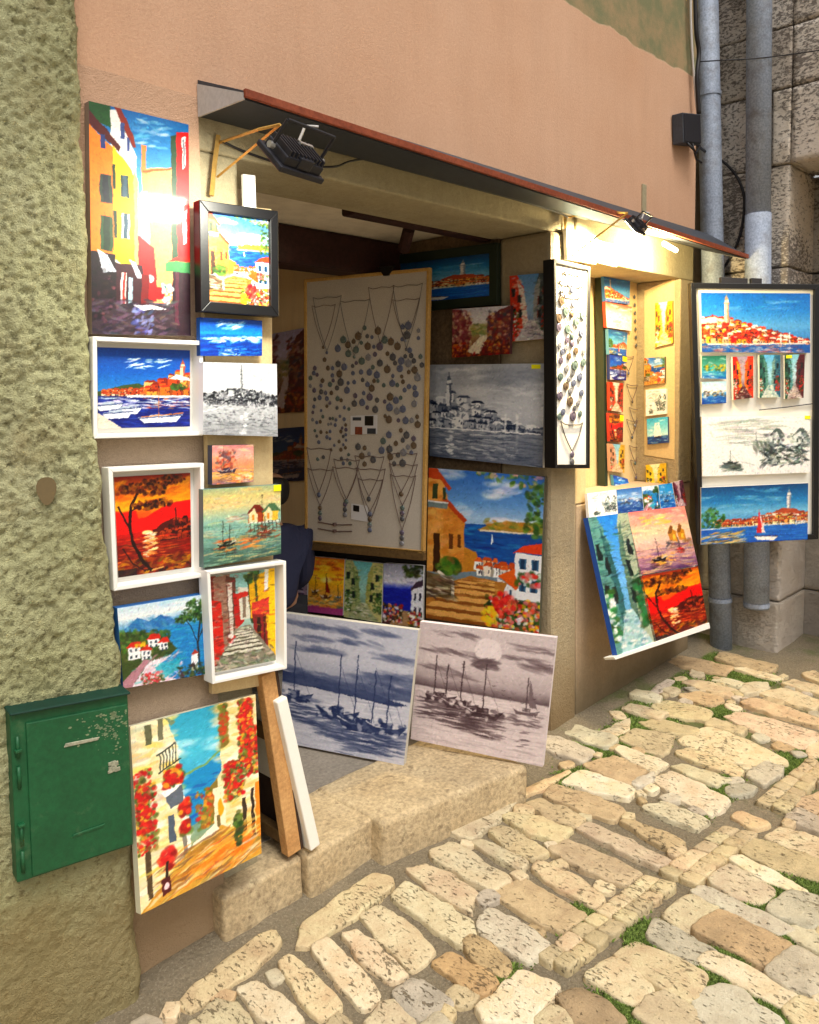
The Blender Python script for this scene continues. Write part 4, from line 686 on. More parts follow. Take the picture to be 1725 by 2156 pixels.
n3 = noise(nt, mp.outputs[0], 46, 5, .65, .2); pit = ramp(nt, math_(nt, 'ADD', n3, math_(nt, 'MULTIPLY', math_(nt, 'SUBTRACT', noise(nt, p, 5, 3), .5), .3)), [(.59, (0,)), (.655, (1,))]); c = mix(nt, math_(nt, 'MULTIPLY', pit, .75), c, lin('6e5f44'))
n4 = noise(nt, p, 160, 3, .7); c = mix(nt, .3, c, n4, 'OVERLAY')
nt.links.new(c, b.inputs['Base Color']); b.inputs['Roughness'].default_value = .68; b.inputs['Specular IOR Level'].default_value = .35
h = math_(nt, 'SUBTRACT', math_(nt, 'ADD', math_(nt, 'MULTIPLY', n1, .6), math_(nt, 'MULTIPLY', n4, .25)), math_(nt, 'MULTIPLY', pit, .5)); bump(nt, b, h, .9, .012)
o = build('cobblestone_paving', sv, sf, m, colors=sc, smooth=True); tag(o, kind='structure')

# --- moss tufts in the joints
mv, mf, mc = [], [], []
seeds = [('B', 690, 730, .07), ('B', 335, 985, .05), ('B', 960, 800, .06), ('B', 860, 1130, .09), ('B', 1530, 590, .07), ('B', 1470, 690, .06), ('B', 1260, 990, .08), ('B', 1540, 1130, .08), ('B', 650, 110, .05), ('B', 1330, 120, .05), ('B', 1700, 600, .06), ('B', 1560, 800, .05), ('B', 1140, 1110, .05), ('B', 1345, 890, .05), ('B', 1200, 290, .03),
         ('C', 560, 660, .12), ('C', 730, 570, .1), ('C', 850, 490, .12), ('C', 770, 640, .1), ('C', 420, 810, .06), ('C', 1230, 280, .1), ('C', 1140, 200, .12), ('C', 1400, 300, .09), ('C', 1210, 470, .08), ('C', 1580, 740, .09), ('C', 1200, 900, .06), ('C', 960, 300, .1), ('C', 1060, 210, .12), ('C', 700, 450, .08), ('C', 1650, 690, .06), ('C', 880, 330, .08), ('C', 787, 385, .05), ('C', 912, 290, .06), ('C', 1037, 212, .06), ('C', 1112, 172, .07)]
for v, zx, zy, rad in seeds:
    ox, oy, k = VIEW[v]; g = hit(ox+k*zx, oy+k*zy, GROUND)
    for _ in range(int(4200*rad/.08*.6)):
        x, y = g[0]+rng.normal(0, rad*.6), g[1]+rng.normal(0, rad*.45)
        j, i = int((y-OY)/OR), int((x-OX)/OR)
        if not (0 <= j < 430 and 0 <= i < 910) or occ[j, i] or y > -.005: continue
        a = rng.uniform(0, 6.28); l = rng.uniform(.003, .007); z = gz(x, y)+.004; hgt = rng.uniform(.002, .006); q = len(mv)
        mv += [(x-l*math.cos(a), y-l*math.sin(a), z-.006), (x+l*math.cos(a), y+l*math.sin(a), z-.006), (x+rng.normal(0, .007), y+rng.normal(0, .007), z+hgt)]; mf.append((q, q+1, q+2)); mc += [s2l(hx(['62782e', '7a9440', '8ca050', '4c6024'][rng.integers(4)]))]*3
m, nt, b = nmat('green moss'); nt.links.new(mix(nt, .3, attr(nt), noise(nt, position(nt), 40), 'OVERLAY'), b.inputs['Base Color']); b.inputs['Roughness'].default_value = .95
tag(build('moss', mv, mf, m, colors=mc), kind='stuff')

# --- wall materials
def plaster(name, c1, c2, old=None, zline=None, rough_amt=.5, sc=70, dirt=None, bd=.006, det=5, ztop=None, patch=0, runs=.42):
    m, nt, b = nmat(name); p = position(nt); n1 = noise(nt, p, 1.7, 6, .6); c = mix(nt, ramp(nt, n1, [(.3, (0,)), (.7, (1,))]), lin(c1), lin(c2))
    n2 = noise(nt, p, sc, det, .7); n3 = noise(nt, p, 240, 3, .6); c = mix(nt, .22, c, n2, 'OVERLAY')
    mp = nt.nodes.new('ShaderNodeMapping'); mp.inputs['Scale'].default_value = (5, 5, .6); nt.links.new(p, mp.inputs[0]); run = noise(nt, mp.outputs[0], 1.6, 6, .65)
    c = mix(nt, ramp(nt, run, [(.42, (.0,)), (.72, (runs,))]), c, mix(nt, .55, c, lin('6a5c4a')))
    if patch:
        c = mix(nt, ramp(nt, noise(nt, p, 4.5, 6, .7), [(.5, (0,)), (.68, (.45,))]), c, lin('a08a5c')); c = mix(nt, ramp(nt, noise(nt, p, 48, 5, .7), [(.54, (0,)), (.64, (.65,))]), c, lin('565034'))
    c = c; c = mix(nt, .2, c, n3, 'OVERLAY'); h = math_(nt, 'ADD', n2, math_(nt, 'MULTIPLY', n3, .4))
    if zline is not None:
        wob = math_(nt, 'MULTIPLY', math_(nt, 'SUBTRACT', noise(nt, p, 2.5, 4), .5), .14); zz = math_(nt, 'ADD', sep(nt, p, 2), wob)
        msk = ramp(nt, math_(nt, 'MULTIPLY', math_(nt, 'SUBTRACT', zz, zline-.5), 1.0), [(.492, (0,)), (.5, (1,))]); co_ = mix(nt, ramp(nt, noise(nt, p, 6, 6, .65), [(.4, (0,)), (.62, (1,))]), lin(old[0]), lin(old[1])); c = mix(nt, msk, c, co_)
        h = math_(nt, 'SUBTRACT', h, math_(nt, 'MULTIPLY', msk, 1.2))
    if ztop: c = mix(nt, ramp(nt, math_(nt, 'MULTIPLY', math_(nt, 'ADD', sep(nt, p, 2), math_(nt, 'MULTIPLY', noise(nt, p, 5, 4), .2)), .33), [(.62, (0,)), (.82, (1,))]), c, lin(ztop))
    if dirt:
        g = ramp(nt, math_(nt, 'SUBTRACT', sep(nt, p, 2), math_(nt, 'MULTIPLY', noise(nt, p, 3, 5, .7), dirt[1])), [(0, (1,)), (.35, (0,))]); c = mix(nt, math_(nt, 'MULTIPLY', g, .75), c, lin(dirt[0]))
    nt.links.new(c, b.inputs['Base Color']); b.inputs['Roughness'].default_value = .92; b.inputs['Specular IOR Level'].default_value = .2; bump(nt, b, h, rough_amt, bd); return m
zl = hit(1195, 0, pl_y(0))[2]*.5+hit(1455, 165, pl_y(0))[2]*.5
M['pink'] = plaster('salmon render', 'c89e80', 'd1aa8e', ('7c7c5c', 'a08a68'), zl, .35, 90, runs=.16)
M['pier'] = plaster('beige pier render', 'ae9880', 'bda790', rough_amt=1.0, sc=60, bd=.007, dirt=('a0845f', .25), ztop='cea88c', runs=.12)
M['concrete'] = plaster('pale cement render', 'a79c7e', 'b5aa8c', rough_amt=.8, sc=50, bd=.01)
M['pillar'] = plaster('cement pillar render', 'a69678', 'b6a688', rough_amt=.9, sc=45, bd=.012, dirt=('7a6342', .3))
M['sillwall'] = plaster('ochre beige render', 'ae967a', 'bba488', rough_amt=.3, sc=70, dirt=('4a4228', .22))
M['inner'] = plaster('warm interior wall', 'ecd4ae', 'f0dab6', rough_amt=.15, sc=90)
M['ceiling'] = plaster('pale ceiling', 'e8dcc6', 'ece2ce', rough_amt=.1, sc=90)
M['niche'] = plaster('cream niche lining', 'd2b888', 'dcc392', rough_amt=.1, sc=90)
M['beam'] = surf('dark oak beam', '2c1512', '381c18', .7, 6, 50, .4, .004, .4)
M['leaf'] = surf('weathered brown door panel', '6a563f', '7c664c', .75, 5, 60, .35, .003, .35)
M['floor'] = surf('grey shop floor', '827a6e', '8f867a', .8, 5, 60, .3, .003, .25)
M['step'] = surf('worn limestone step', 'b29c78', 'c6b28e', .8, 6, 60, .7, .008, .35, (24, .57, .66, '6e5c42', .6))

# --- the shop front
B = thing('shop_building', 'salmon rendered shop front with a wide open doorway hung with paintings', 'shop', (2.6, .2, 0))
XL, XJ, XD, XC = hit(416, 190, pl_y(0))[0], hit(508, 340, pl_y(0))[0], hit(1160, 500, pl_y(0))[0], hit(1466, 300, pl_y(0))[0]
ZL = 2.455; XP = hit(1214, 1200, pl_y(0))[0]; XW0, XW1 = hit(1238, 800, pl_y(0))[0], hit(1432, 800, pl_y(0))[0]; ZS, ZT = hit(1330, 1040, pl_y(0))[2], hit(1330, 565, pl_y(0))[2]
bx = lambda name, mat, x0, x1, y0, y1, z0, z1, bev=.008: MB().box(x0, x1, y0, y1, z0, z1).build(name, M[mat], B, bev=bev)
bx('upper_wall', 'pink', .3, XC, .0, .3, 2.60, 6.0, 0)
bx('pier', 'pier', .3, XL, .0, .3, -.3, 2.60, 0)
bx('door_jamb', 'concrete', XL+.001, XJ, .02, .32, -.1, ZL-.001)
bx('lintel', 'concrete', XL+.001, XP, .014, .34, ZL, 2.599)
bx('pillar', 'pillar', XD, XP, -.002, .3, -.2, ZL-.001, .02)
bx('window_wall', 'sillwall', XP+.008, XC, .006, .34, -.2, ZS)
bx('window_lintel', 'concrete', XP+.001, XC, .004, .34, ZT, 2.599)
bx('window_pier', 'pillar', XW1, XC, .002, .34, ZS+.001, ZT-.001)
bx('window_pier', 'niche', XP+.001, XW0, .006, .3, ZS+.001, ZT-.001)
bx('side_wall', 'leaf', XD+.0, XD+.06, .301, 1.0, -.2, 2.52)
bx('side_wall', 'inner', XD+.002, XD+.12, 1.001, 3.0, -.2, 2.52)
bx('back_wall', 'inner', .3, XD+.12, 3.0, 3.1, -.2, 2.52)
bx('side_wall', 'inner', XL-.2, XL-.1, .301, 2.999, -.2, 2.52)
bx('ceiling', 'ceiling', .3, XD+.12, .341, 3.1, 2.521, 2.8, 0)
bx('shop_floor', 'floor', XL-.1, XD, .1, 3.0, -.2, .165, 0)
bx('roof_beam', 'beam', XL-.1, XD, .95, 1.14, 2.335, 2.52, .02)
bx('lintel_board', 'beam', hit(745, 440, pl_y(-.34))[0], XD, .342, .42, 2.45, 2.519, .01)
MB().tube([hit(850, 525, pl_y(-.6)), hit(862, 480, pl_y(-.5))], .03, 8).build('roof_strut', M['beam'], B)
# window niche
bx('window_back', 'niche', XW0-.1, XW1+.1, .345, .4, ZS-.1, ZT+.1, 0)
bx('corner_return', 'pillar', XC+.001, 5.3, .12, .4, -.2, 6.0, 0)
# small repair scar above the awning
MB().obox(hit(1356, 418, pl_y(.003)), (.022, 0, 0), (0, .006, 0), (0, 0, .075)).build('plaster_scar', M['concrete'], B, bev=.004)

# --- rough plaster wall on the left
ld = V(math.cos(R(7.6)), -math.sin(R(7.6)), 0); ln = V(-math.sin(R(7.6)), -math.cos(R(7.6)), 0)
LP = (V(.93, -.07, 0), ln)
ed = [hit(x, y, LP) for x, y in ((165, 0), (176, 200), (200, 880), (222, 1100), (262, 1450), (288, 1900), (305, 2130))]
ez = np.array([q[2] for q in ed])[::-1]; eu = np.array([(q-LP[0])@ld for q in ed])[::-1]
NZ, NU, NR = 560, 190, 14; zz = np.linspace(-.35, 3.25, NZ); ue = np.interp(zz, ez, eu)+(fbm(zz*14, zz*0+3, 2, 3)-.5)*.02
vv = np.zeros((NZ, NU+NR, 3)); tt = np.linspace(0, 1, NU)
for j in range(NZ):
    u = ue[j]-1.25*(1-tt)**1.15; f_ = LP[0][None, :2]+u[:, None]*ld[None, :2]; z_ = zz[j]
    hgt = (fbm(u*16+60, z_*20+u*0+60, 3, 5, .6)-.5)*.010+(.5-np.abs(fbm(u*40+60, z_*54+u*0+60, 43, 4, .7)-.5)*2.6)*.010+(fbm(u*70+60, z_*70+u*0+60, 23, 3, .7)-.5)*.02+(fbm(u*5+20, z_*5+u*0+20, 13, 2)-.5)*.03; hgt = hgt*(.5+.5*np.clip((z_-.2)/.8, 0, 1)); hgt = hgt-np.clip((tt-.965)/.035, 0, 1)**2*.025
    vv[j, :NU, :2] = f_+hgt[:, None]*ln[None, :2]; vv[j, :NU, 2] = z_
    s_ = np.linspace(.06, 1, NR); e = vv[j, NU-1, :2]; vv[j, NU:, 0] = e[0]+.008*s_+(fbm(s_*6+9, z_*26+s_*0, 5, 3)-.5)*.015; vv[j, NU:, 1] = e[1]+s_*(.05-e[1]); vv[j, NU:, 2] = z_
M['rough'] = plaster('rough yellow green plaster', 'b4b482', 'cccaa0', rough_amt=1.0, sc=48, dirt=('9a8658', .6), bd=.02, det=9, patch=1)
LW = thing('plaster_wall', 'rough lumpy yellow green plaster wall at the far left with a round hole', 'wall', (.5, 0, 0))
build('wall_face', vv.reshape(-1, 3), grid_faces(NU+NR, NZ), M['rough'], LW, smooth=True)
MB().box(-3.5, .0, .12, .5, -.3, 6).build('wall_core', M['rough'], LW)
MB().box(-.3, ue[-1]+.93, .0, .3, 3.2, 6).build('wall_core', M['rough'], LW)
hp = hit(101, 1033, (LP[0]+ln*.03, ln))
rr = [hp+(ld*math.cos(a)*.024+V(0, 0, 1)*math.sin(a)*.036)*(1+.08*math.sin(3*a)) for a in np.linspace(0, 6.28, 18, endpoint=False)]
build('hole_disc', [q-ln*.014 for q in rr]+[hp-ln*.0145], [[k, (k+1) % 18, 18] for k in range(18)], plain('painted hole brown', '6a5a3c', .9), LW, smooth=True)  # flat disc, the dark inside of the hole is put into its colour

# --- stone wall with the pipes, right
SW = thing('stone_wall', 'dressed limestone block wall behind the two drainpipes', 'wall', (5.2, -.2, 0))
m, nt, b = nmat('pitted weathered limestone'); p = position(nt); a_ = attr(nt)
mp = nt.nodes.new('ShaderNodeMapping'); mp.inputs['Scale'].default_value = (1, 1, 2.0); nt.links.new(p, mp.inputs[0])
n1 = noise(nt, p, 4, 5, .6); c = mix(nt, .4, a_, n1, 'OVERLAY'); n3 = noise(nt, mp.outputs[0], 38, 6, .7, .3); n5 = noise(nt, p, 1.8, 3)
pit = ramp(nt, math_(nt, 'ADD', n3, math_(nt, 'MULTIPLY', math_(nt, 'SUBTRACT', n5, .5), .55)), [(.505, (0,)), (.58, (1,))])
hm = ramp(nt, math_(nt, 'MULTIPLY', sep(nt, p, 2), .33), [(.35, (0,)), (.55, (1,))])
c = mix(nt, math_(nt, 'MULTIPLY', math_(nt, 'MULTIPLY', pit, hm), .75), c, lin('3f3128')); nt.links.new(c, b.inputs['Base Color']); b.inputs['Roughness'].default_value = .9; bump(nt, b, math_(nt, 'SUBTRACT', n3, math_(nt, 'MULTIPLY', pit, .4)), 1.0, .02); M['lime'] = m
XS = 5.02; pxs = pl_x(XS); yE = hit(1640, 1390, pxs)[1]; SV = MB()
zc = [-.2]+sorted(hit(1580, y, pxs)[2] for y in (1258, 1040, 800, 570, 360, 205, 80, -90, -300, -500)); cols = ['dcd0c0', 'ccc0b0', 'e0d6c8', 'c4b8aa', 'd6cabc', 'e0d6ca']
for k in range(len(zc)-1):
    z0, z1 = zc[k]+.004, zc[k+1]-.004
    splits = [yE+.0, hit(1590+(k % 3)*22-20, 800, pxs)[1], .12] if k != 0 else [yE, .12]
    for q in range(len(splits)-1):
        ya, yb = splits[q]+(.003 if q else 0), splits[q+1]-.003; j = rng.uniform(-.006, .006) - (.03 if k == 0 else 0)
        c8 = [(XS+j, ya, z0), (XS+.45, ya, z0), (XS+.45, yb, z0), (XS+j, yb, z0), (XS+j, ya, z1), (XS+.45, ya, z1), (XS+.45, yb, z1), (XS+j, yb, z1)]
        SV.add(*rough_block(c8, .006, 30, .006, k*7+q, tuple(s2l(hx(cols[rng.integers(6)]))), 11))
weld(SV.build('block_courses', M['lime'], SW, smooth=True, col=True))
# the wall goes on past its doorway reveal, shade put into darker stone
DV = MB()
for k in range(len(zc)-1):
    z0, z1 = zc[k]+.004, zc[k+1]-.004
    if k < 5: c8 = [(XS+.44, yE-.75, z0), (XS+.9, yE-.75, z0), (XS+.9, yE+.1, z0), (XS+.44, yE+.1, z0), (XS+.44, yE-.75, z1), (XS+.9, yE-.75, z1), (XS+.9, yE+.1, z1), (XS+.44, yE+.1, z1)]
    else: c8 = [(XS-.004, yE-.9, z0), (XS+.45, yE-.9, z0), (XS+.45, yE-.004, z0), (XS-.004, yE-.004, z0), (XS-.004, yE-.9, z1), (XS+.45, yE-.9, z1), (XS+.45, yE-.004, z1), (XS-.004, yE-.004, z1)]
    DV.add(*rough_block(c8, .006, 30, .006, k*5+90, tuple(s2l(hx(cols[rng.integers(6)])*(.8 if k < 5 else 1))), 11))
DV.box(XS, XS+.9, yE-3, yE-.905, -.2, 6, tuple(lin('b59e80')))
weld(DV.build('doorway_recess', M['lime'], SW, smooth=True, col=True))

# --- door step of three blocks
ST = thing('door_step', 'worn pale limestone doorstep of three hewn blocks', 'step', (2.0, 0, 0))
def fx(px, py, z): g = (V(0, 0, z), V(0, 0, 1)); return hit(px, py, g)
ztop = .18
a1, a2, a3, a4 = fx(470, 1880, ztop), fx(636, 1792, ztop), fx(812, 1752, ztop), fx(1112, 1612, ztop)
a2b = fx(800, 1722, ztop)
for k, (f0, f1, yb, dz) in enumerate(((a1, a2, .25, -.012), (a2+V(.006, -.03, 0), fx(800, 1700, ztop)+V(0, -.02, 0), .25, -.004), (fx(800, 1735, ztop)+V(.012, -.0, 0), a4, .24, .006))):
    zt = ztop+dz-.006; z0 = -.12
    c8 = [(f0[0], f0[1], z0), (f1[0], f1[1], z0), (f1[0], yb, z0), (f0[0], yb, z0), (f0[0], f0[1], zt), (f1[0], f1[1], zt), (f1[0], yb, zt), (f0[0], yb, zt)]
    o = weld(MB().add(*rough_block(c8, .016, 56, .006, 40+k, freq=13)).build('step_block', M['step'], ST, smooth=True))
# ------------------------------------------------------------------ pictures
nrm = lambda v: v/np.linalg.norm(v)
def off(pl, d):
    p, n = pl; n = n if np.dot(CAM-p, n) > 0 else -n; return p+n*d, n
def qn(q): return nrm(np.cross(q[1]-q[0], q[0]-q[3]))
def qp(q, u, v): return (q[0]*(1-u)+q[1]*u)*(1-v)+(q[3]*(1-u)+q[2]*u)*v
def inset(q, l, t, r=None, b_=None):
    r = l if r is None else r; b_ = t if b_ is None else b_; w = np.linalg.norm(q[1]-q[0]); h = np.linalg.norm(q[3]-q[0])
    return [qp(q, l/w, t/h), qp(q, 1-r/w, t/h), qp(q, 1-r/w, 1-b_/h), qp(q, l/w, 1-b_/h)]
def canvas(name, q, img, t=.022, mat='oil', side='dcdad6', parent=None):
    ny, nx = img.shape[:2]; U, Vv = np.meshgrid(np.linspace(0, 1, nx), np.linspace(0, 1, ny)); n = qn(q)
    v = qp([k[None, None] for k in q], U[..., None], Vv[..., None]).reshape(-1, 3); c = s2l(img.reshape(-1, 3)); f = grid_faces(nx, ny)[:, ::-1]
    sc_ = s2l(hx(side)) if isinstance(side, str) else side; vs = [v]; cs = [c]; fs = [f]; b0 = len(v)
    for k in range(4):
        a, b_ = q[k], q[(k+1) % 4]; vs.append(np.array([a, b_, b_-n*t, a-n*t])); cs.append(np.tile(sc_, (4, 1))); fs.append(np.array([[b0, b0+3, b0+2, b0+1]])); b0 += 4
    vs.append(np.array([k-n*t for k in q])); cs.append(np.tile(sc_*.8, (4, 1))); fs.append(np.array([[b0, b0+1, b0+2, b0+3]]))
    return build(name, np.vstack(vs), np.vstack(fs), M[mat], parent, colors=np.vstack(cs))
def frame(name, q, w, d0, d1, mat, parent, bev=.002):
    n = qn(q); i = inset(q, w, w); mb = MB()
    for k in range(4):
        a, b_, c, d = q[k], q[(k+1) % 4], i[(k+1) % 4], i[k]; mb.hexa([p+n*d0 for p in (a, b_, c, d)], [p+n*d1 for p in (a, b_, c, d)])
    return mb.build(name, M[mat], parent, bev=bev)
def slab(name, q, t, mat, parent=None, bev=.0015):
    n = qn(q); o = MB().hexa([p-n*t for p in q], list(q)).build(name, M[mat], parent, bev=bev); return o
def sticker(q, u, v, w, h, parent):
    n = qn(q); e = [qp(q, a, b_)+n*.0025 for a, b_ in ((u, v), (u+w, v), (u+w, v+h), (u, v+h))]; slab('price_tag', e, .0018, 'sticker', parent, 0)
SEED = [100]
PG = 'canvas paintings hung for sale at the shop front'
def art(fn, pts, k=.72):
    W = max(abs(pts[1][0]-pts[0][0]), abs(pts[2][0]-pts[3][0])); H = max(abs(pts[3][1]-pts[0][1]), abs(pts[2][1]-pts[1][1])); SEED[0] += 1
    return image_grid(fn, W, H, SEED[0], k)
def gainof(fn, g): return lambda C: np.clip(fn(C)*g, 0, 1)
def picture(label, pts, pl, fn, t=.022, mat='oil', side='dcdad6', tagat=None, k=.72):
    q = quad(pl, *pts); img = art(fn, pts, k); o = canvas('painting', q, img, t, mat, side); tag(o, label, 'painting', PG)
    if tagat: sticker(q, *tagat, o)
    return o
def framed(label, pts, pl, fn, w, fmat, gap=0.0, deep=.03, rec=.012, back='white_wood', mat='oil', k=.72):
    q = quad(pl, *pts); n = qn(q); base = (q[2]+q[3])/2
    T = thing('framed_painting', label, 'painting', base, PG); frame('frame', q, w, -deep, 0, fmat, T)
    i = inset(q, w, w); cq = [p-n*rec for p in inset(q, w+gap, w+gap)]; img = art(fn, pts, k); canvas('canvas', cq, img, .01, mat, 'c8c4bc', T)
    if gap: slab('frame_back', [p-n*(deep-.004) for p in i], .003, back, T, 0)
    return T

fac = pl_y
# far left column on the pier
picture('tall glossy print of an orange and yellow alley topmost in the left column', [(187, 212), (397, 262), (402, 707), (194, 703)], fac(.03), a_poster, .026, 'poster', '8a7a70')
framed('white framed blue harbour with an orange town under the tall alley print', [(195, 708), (428, 718), (428, 917), (197, 924)], fac(.055), a_harbour, .012, 'white_wood', .014, .045, .03)
framed('white framed red and orange sunset behind a bending pine', [(228, 985), (430, 975), (432, 1215), (240, 1245)], fac(.055), a_redtree, .013, 'white_wood', .016, .045, .03)
picture('unframed bright blue bay with red roofed villas and a tall dark pine', [(247, 1281), (438, 1250), (441, 1418), (260, 1450)], fac(.05), a_coast, .03, 'oil', '2a6cb4')
picture('large unframed white alley with red flowers and turquoise sea leaning beside the green cabinet', [(274, 1530), (538, 1462), (551, 1797), (297, 1926)], pl_lean((400, 1497), .05, (420, 1860), .17), a_alleyflower, .03, 'oil', 'd8d4b8')
# second column on the beige shutter board
sb = quad(fac(.03), (425, 425), (572, 440), (577, 1440), (447, 1462)); o = slab('shutter_board', sb, .02, 'niche'); tag(o, 'beige board carrying the second column of paintings', 'board')
o = slab('white_slat', quad(fac(.034), (512, 366), (538, 369), (541, 470), (516, 470)), .012, 'white_wood'); tag(o, 'white slat standing up behind the black framed painting', 'slat')
framed('black framed villa steps and blue bay glaring under the left floodlight', [(420, 420), (586, 444), (588, 667), (424, 655)], pl_lean((500, 432), .075, (500, 660), .085), a_villa, .03, 'black_wood', .0, .035, .012, mat='poster')
picture('small deep blue breaking wave under the black framed painting', [(421, 668), (552, 675), (552, 749), (422, 749)], fac(.06), a_wave, .02, 'oil', '1c4a90')
picture('black and white old town reflected in water, below the blue wave', [(428, 762), (583, 766), (585, 919), (428, 915)], fac(.075), a_bwpan2, .025, 'matt', 'f0f0f0')
picture('tiny pink and orange sunset boats on a pale board', [(447, 938), (534, 936), (534, 1014), (447, 1021)], fac(.065), a_pinkboat, .025, 'oil', '4a4a5a')
picture('green and yellow misty harbour with stilt huts and a yellow price sticker', [(428, 1031), (591, 1020), (592, 1166), (429, 1196)], fac(.075), a_greenboats, .025, 'oil', '5a7a78', (.9, .0, .1, .09))
framed('white framed red and yellow alley climbing stone steps', [(436, 1203), (603, 1181), (605, 1408), (448, 1441)], fac(.09), a_alleyred, .011, 'white_wood', .013, .05, .03)
# right hand door leaf
LX = XD-.03
framed('black framed little harbour with a sailing boat, high in the doorway', [(735, 549), (1047, 510), (1047, 641), (735, 668)], pl_x(LX-.005), a_rovsail, .05, 'dark_green_wood', 0, .03, .008)
picture('dark red autumn lane with old houses, below the black framed harbour', [(953, 651), (1076, 643), (1073, 745), (952, 753)], pl_x(LX-.03), a_autumn, .02, 'oil', '4a2428')
picture('blue grey street of tall houses with a yellow canvas edge', [(1073, 581), (1160, 573), (1161, 712), (1077, 719)], pl_x(LX), lambda C: a_street(C, ['c84a34', 'e0d4c8', '8a3a34'], ['5a6468', 'a8a8a4', '3a4a4c'], ('6a94c0', '9ab4cc'), ('c0b8b8', '6a6070')), .02, 'oil', 'd8a828')
picture('blue grey monochrome old town panorama with a tall tower and cloudy sky', [(905, 768), (1147, 765), (1143, 985), (905, 960)], pl_x(LX-.01), lambda C: a_bwpan(C, ('1a2640', 'ffffff')), .025, 'matt', 'd8d8da', (.9, .01, .07, .04))
picture('big sunny villa with steps down to a blue bay, above the sepia boats', [(903, 985), (1147, 1004), (1135, 1334), (897, 1301)], pl_v(LX-.01, 0.0, 101), a_villa, .025, 'oil', '4a4a3a')
g0 = fx(1143, 1615, .19); pS = pl_v(g0[0], g0[1], 111)
picture('large sepia moonlit boats leaning on the end of the doorstep', [(885, 1309), (1172, 1343), (1143, 1615), (865, 1556)], pS, lambda C: a_boats(C, ('34242a', 'ece0e0'), 1, [(.2, .6, .13, 2), (.36, .64, .14, 1), (.53, .67, .15, 1)], (.84, .6, .1)), .025, 'matt', 'e0d4d8')
g1 = fx(832, 1613, .17)
picture('large blue ink boats under dark clouds standing on the shop floor', [(600, 1291), (881, 1327), (850, 1612), (590, 1562)], pl_v(g1[0], g1[1], 110), lambda C: a_boats(C, ('1a2850', 'e0dfe6'), 0, [(.1, .62, .16, 1), (.46, .7, .17, 1), (.66, .76, .2, 2), (.84, .75, .15, 1)]), .025, 'matt', 'c8c4b8')
# row of four under the jewellery board
pB = pl_v(2.95, .60, 101.6); pR = off(pB, -.05)
rb = quad(off(pR, -.03), (598, 1150), (898, 1180), (893, 1327), (598, 1284)); o = slab('backing_board', rb, .02, 'black_wood'); tag(o, 'black backing board behind a row of four small paintings', 'board')
picture('mauve stairway with green creeper, left of the row of four', [(605, 1166), (651, 1170), (645, 1286), (600, 1281)], pR, a_purplestairs, .02)
picture('small golden sunset with three boats under the jewellery board', [(653, 1171), (726, 1178), (722, 1296), (647, 1288)], pR, a_sunset3, .02)
picture('small pale green shuttered courtyard in the row under the jewellery board', [(728, 1179), (807, 1187), (803, 1311), (724, 1299)], pR, a_greenalley, .02)
picture('small deep blue coast with a white house, right of the row of four', [(809, 1186), (892, 1191), (889, 1323), (805, 1312)], pR, a_coast2, .02)
# on the far side wall of the shop
pi = pl_x(XD-.02)
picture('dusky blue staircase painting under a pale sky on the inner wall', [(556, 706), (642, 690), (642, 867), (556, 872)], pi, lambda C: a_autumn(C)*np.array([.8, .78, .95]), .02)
picture('dim harbour painting with an orange quay on the inner wall', [(548, 905), (642, 898), (642, 1012), (548, 1016)], pi, lambda C: a_harbour(C)*np.array([.62, .55, .55]), .02)  # darkened copy of the harbour, interior dimness put into the picture colours
o = slab('paper_sheet', quad(pl_x(XD-.03), (590, 1112), (642, 1104), (642, 1140), (590, 1142)), .004, 'paper'); tag(o, 'pale printed sheet pinned low on the inner wall', 'paper')

# ------------------------------------------------------------------ jewellery boards
def gem_mat(c): return plain('glazed pendant '+c, c, .16, .15, 0)
GEMS = [('blue grey', '6a7088'), ('brown', '71604e'), ('teal', '647470'), ('purple', '6c6274'), ('slate', '606064'), ('silver', '8c8c92')]
GM = [gem_mat(c) for _, c in GEMS]; PROT = {}
def pendant(pos, n, r, gi, lab, grp):
    if gi not in PROT:
        mb = MB(); k = 16; A = np.linspace(0, 2*math.pi, k, endpoint=False); vs = []; fs = []
        for rr, z in ((1, 0), (1.0, .28), (.86, .36), (.8, .26), (.5, .38), (.2, .44)): vs += [(rr*math.cos(a), rr*math.sin(a), z) for a in A]
        for i in range(5): fs += [(i*k+j, i*k+(j+1) % k, (i+1)*k+(j+1) % k, (i+1)*k+j) for j in range(k)]
        fs.append([5*k+j for j in range(k)]); mb.add(vs, fs); mb.tube([(0, .98, .12), (-.16, 1.15, .12), (0, 1.34, .12), (.16, 1.15, .12), (0, .98, .12)], .06, 5)
        me = bpy.data.meshes.new('pendant'); me.from_pydata(mb.v, [], mb.f); me.polygons.foreach_set('use_smooth', [True]*len(mb.f)); me.materials.append(GM[gi]); PROT[gi] = me
    o = bpy.data.objects.new('pendant', PROT[gi]); COL.objects.link(o)
    z = Vector(n); y = (Vector((0, 0, 1))-z*z.z).normalized(); x = y.cross(z); Mx = Matrix((x, y, z)).transposed().to_4x4(); Mx.translation = Vector(pos)
    o.matrix_world = Mx @ Matrix.Diagonal((r, r, r, 1)); return tag(o, lab, 'pendant', grp)
M['cord'] = plain('dark waxed cord', '6c5650', .6, bs=0); M['cord2'] = plain('grey silver chain', '6a6462', .35, .4, bs=0)
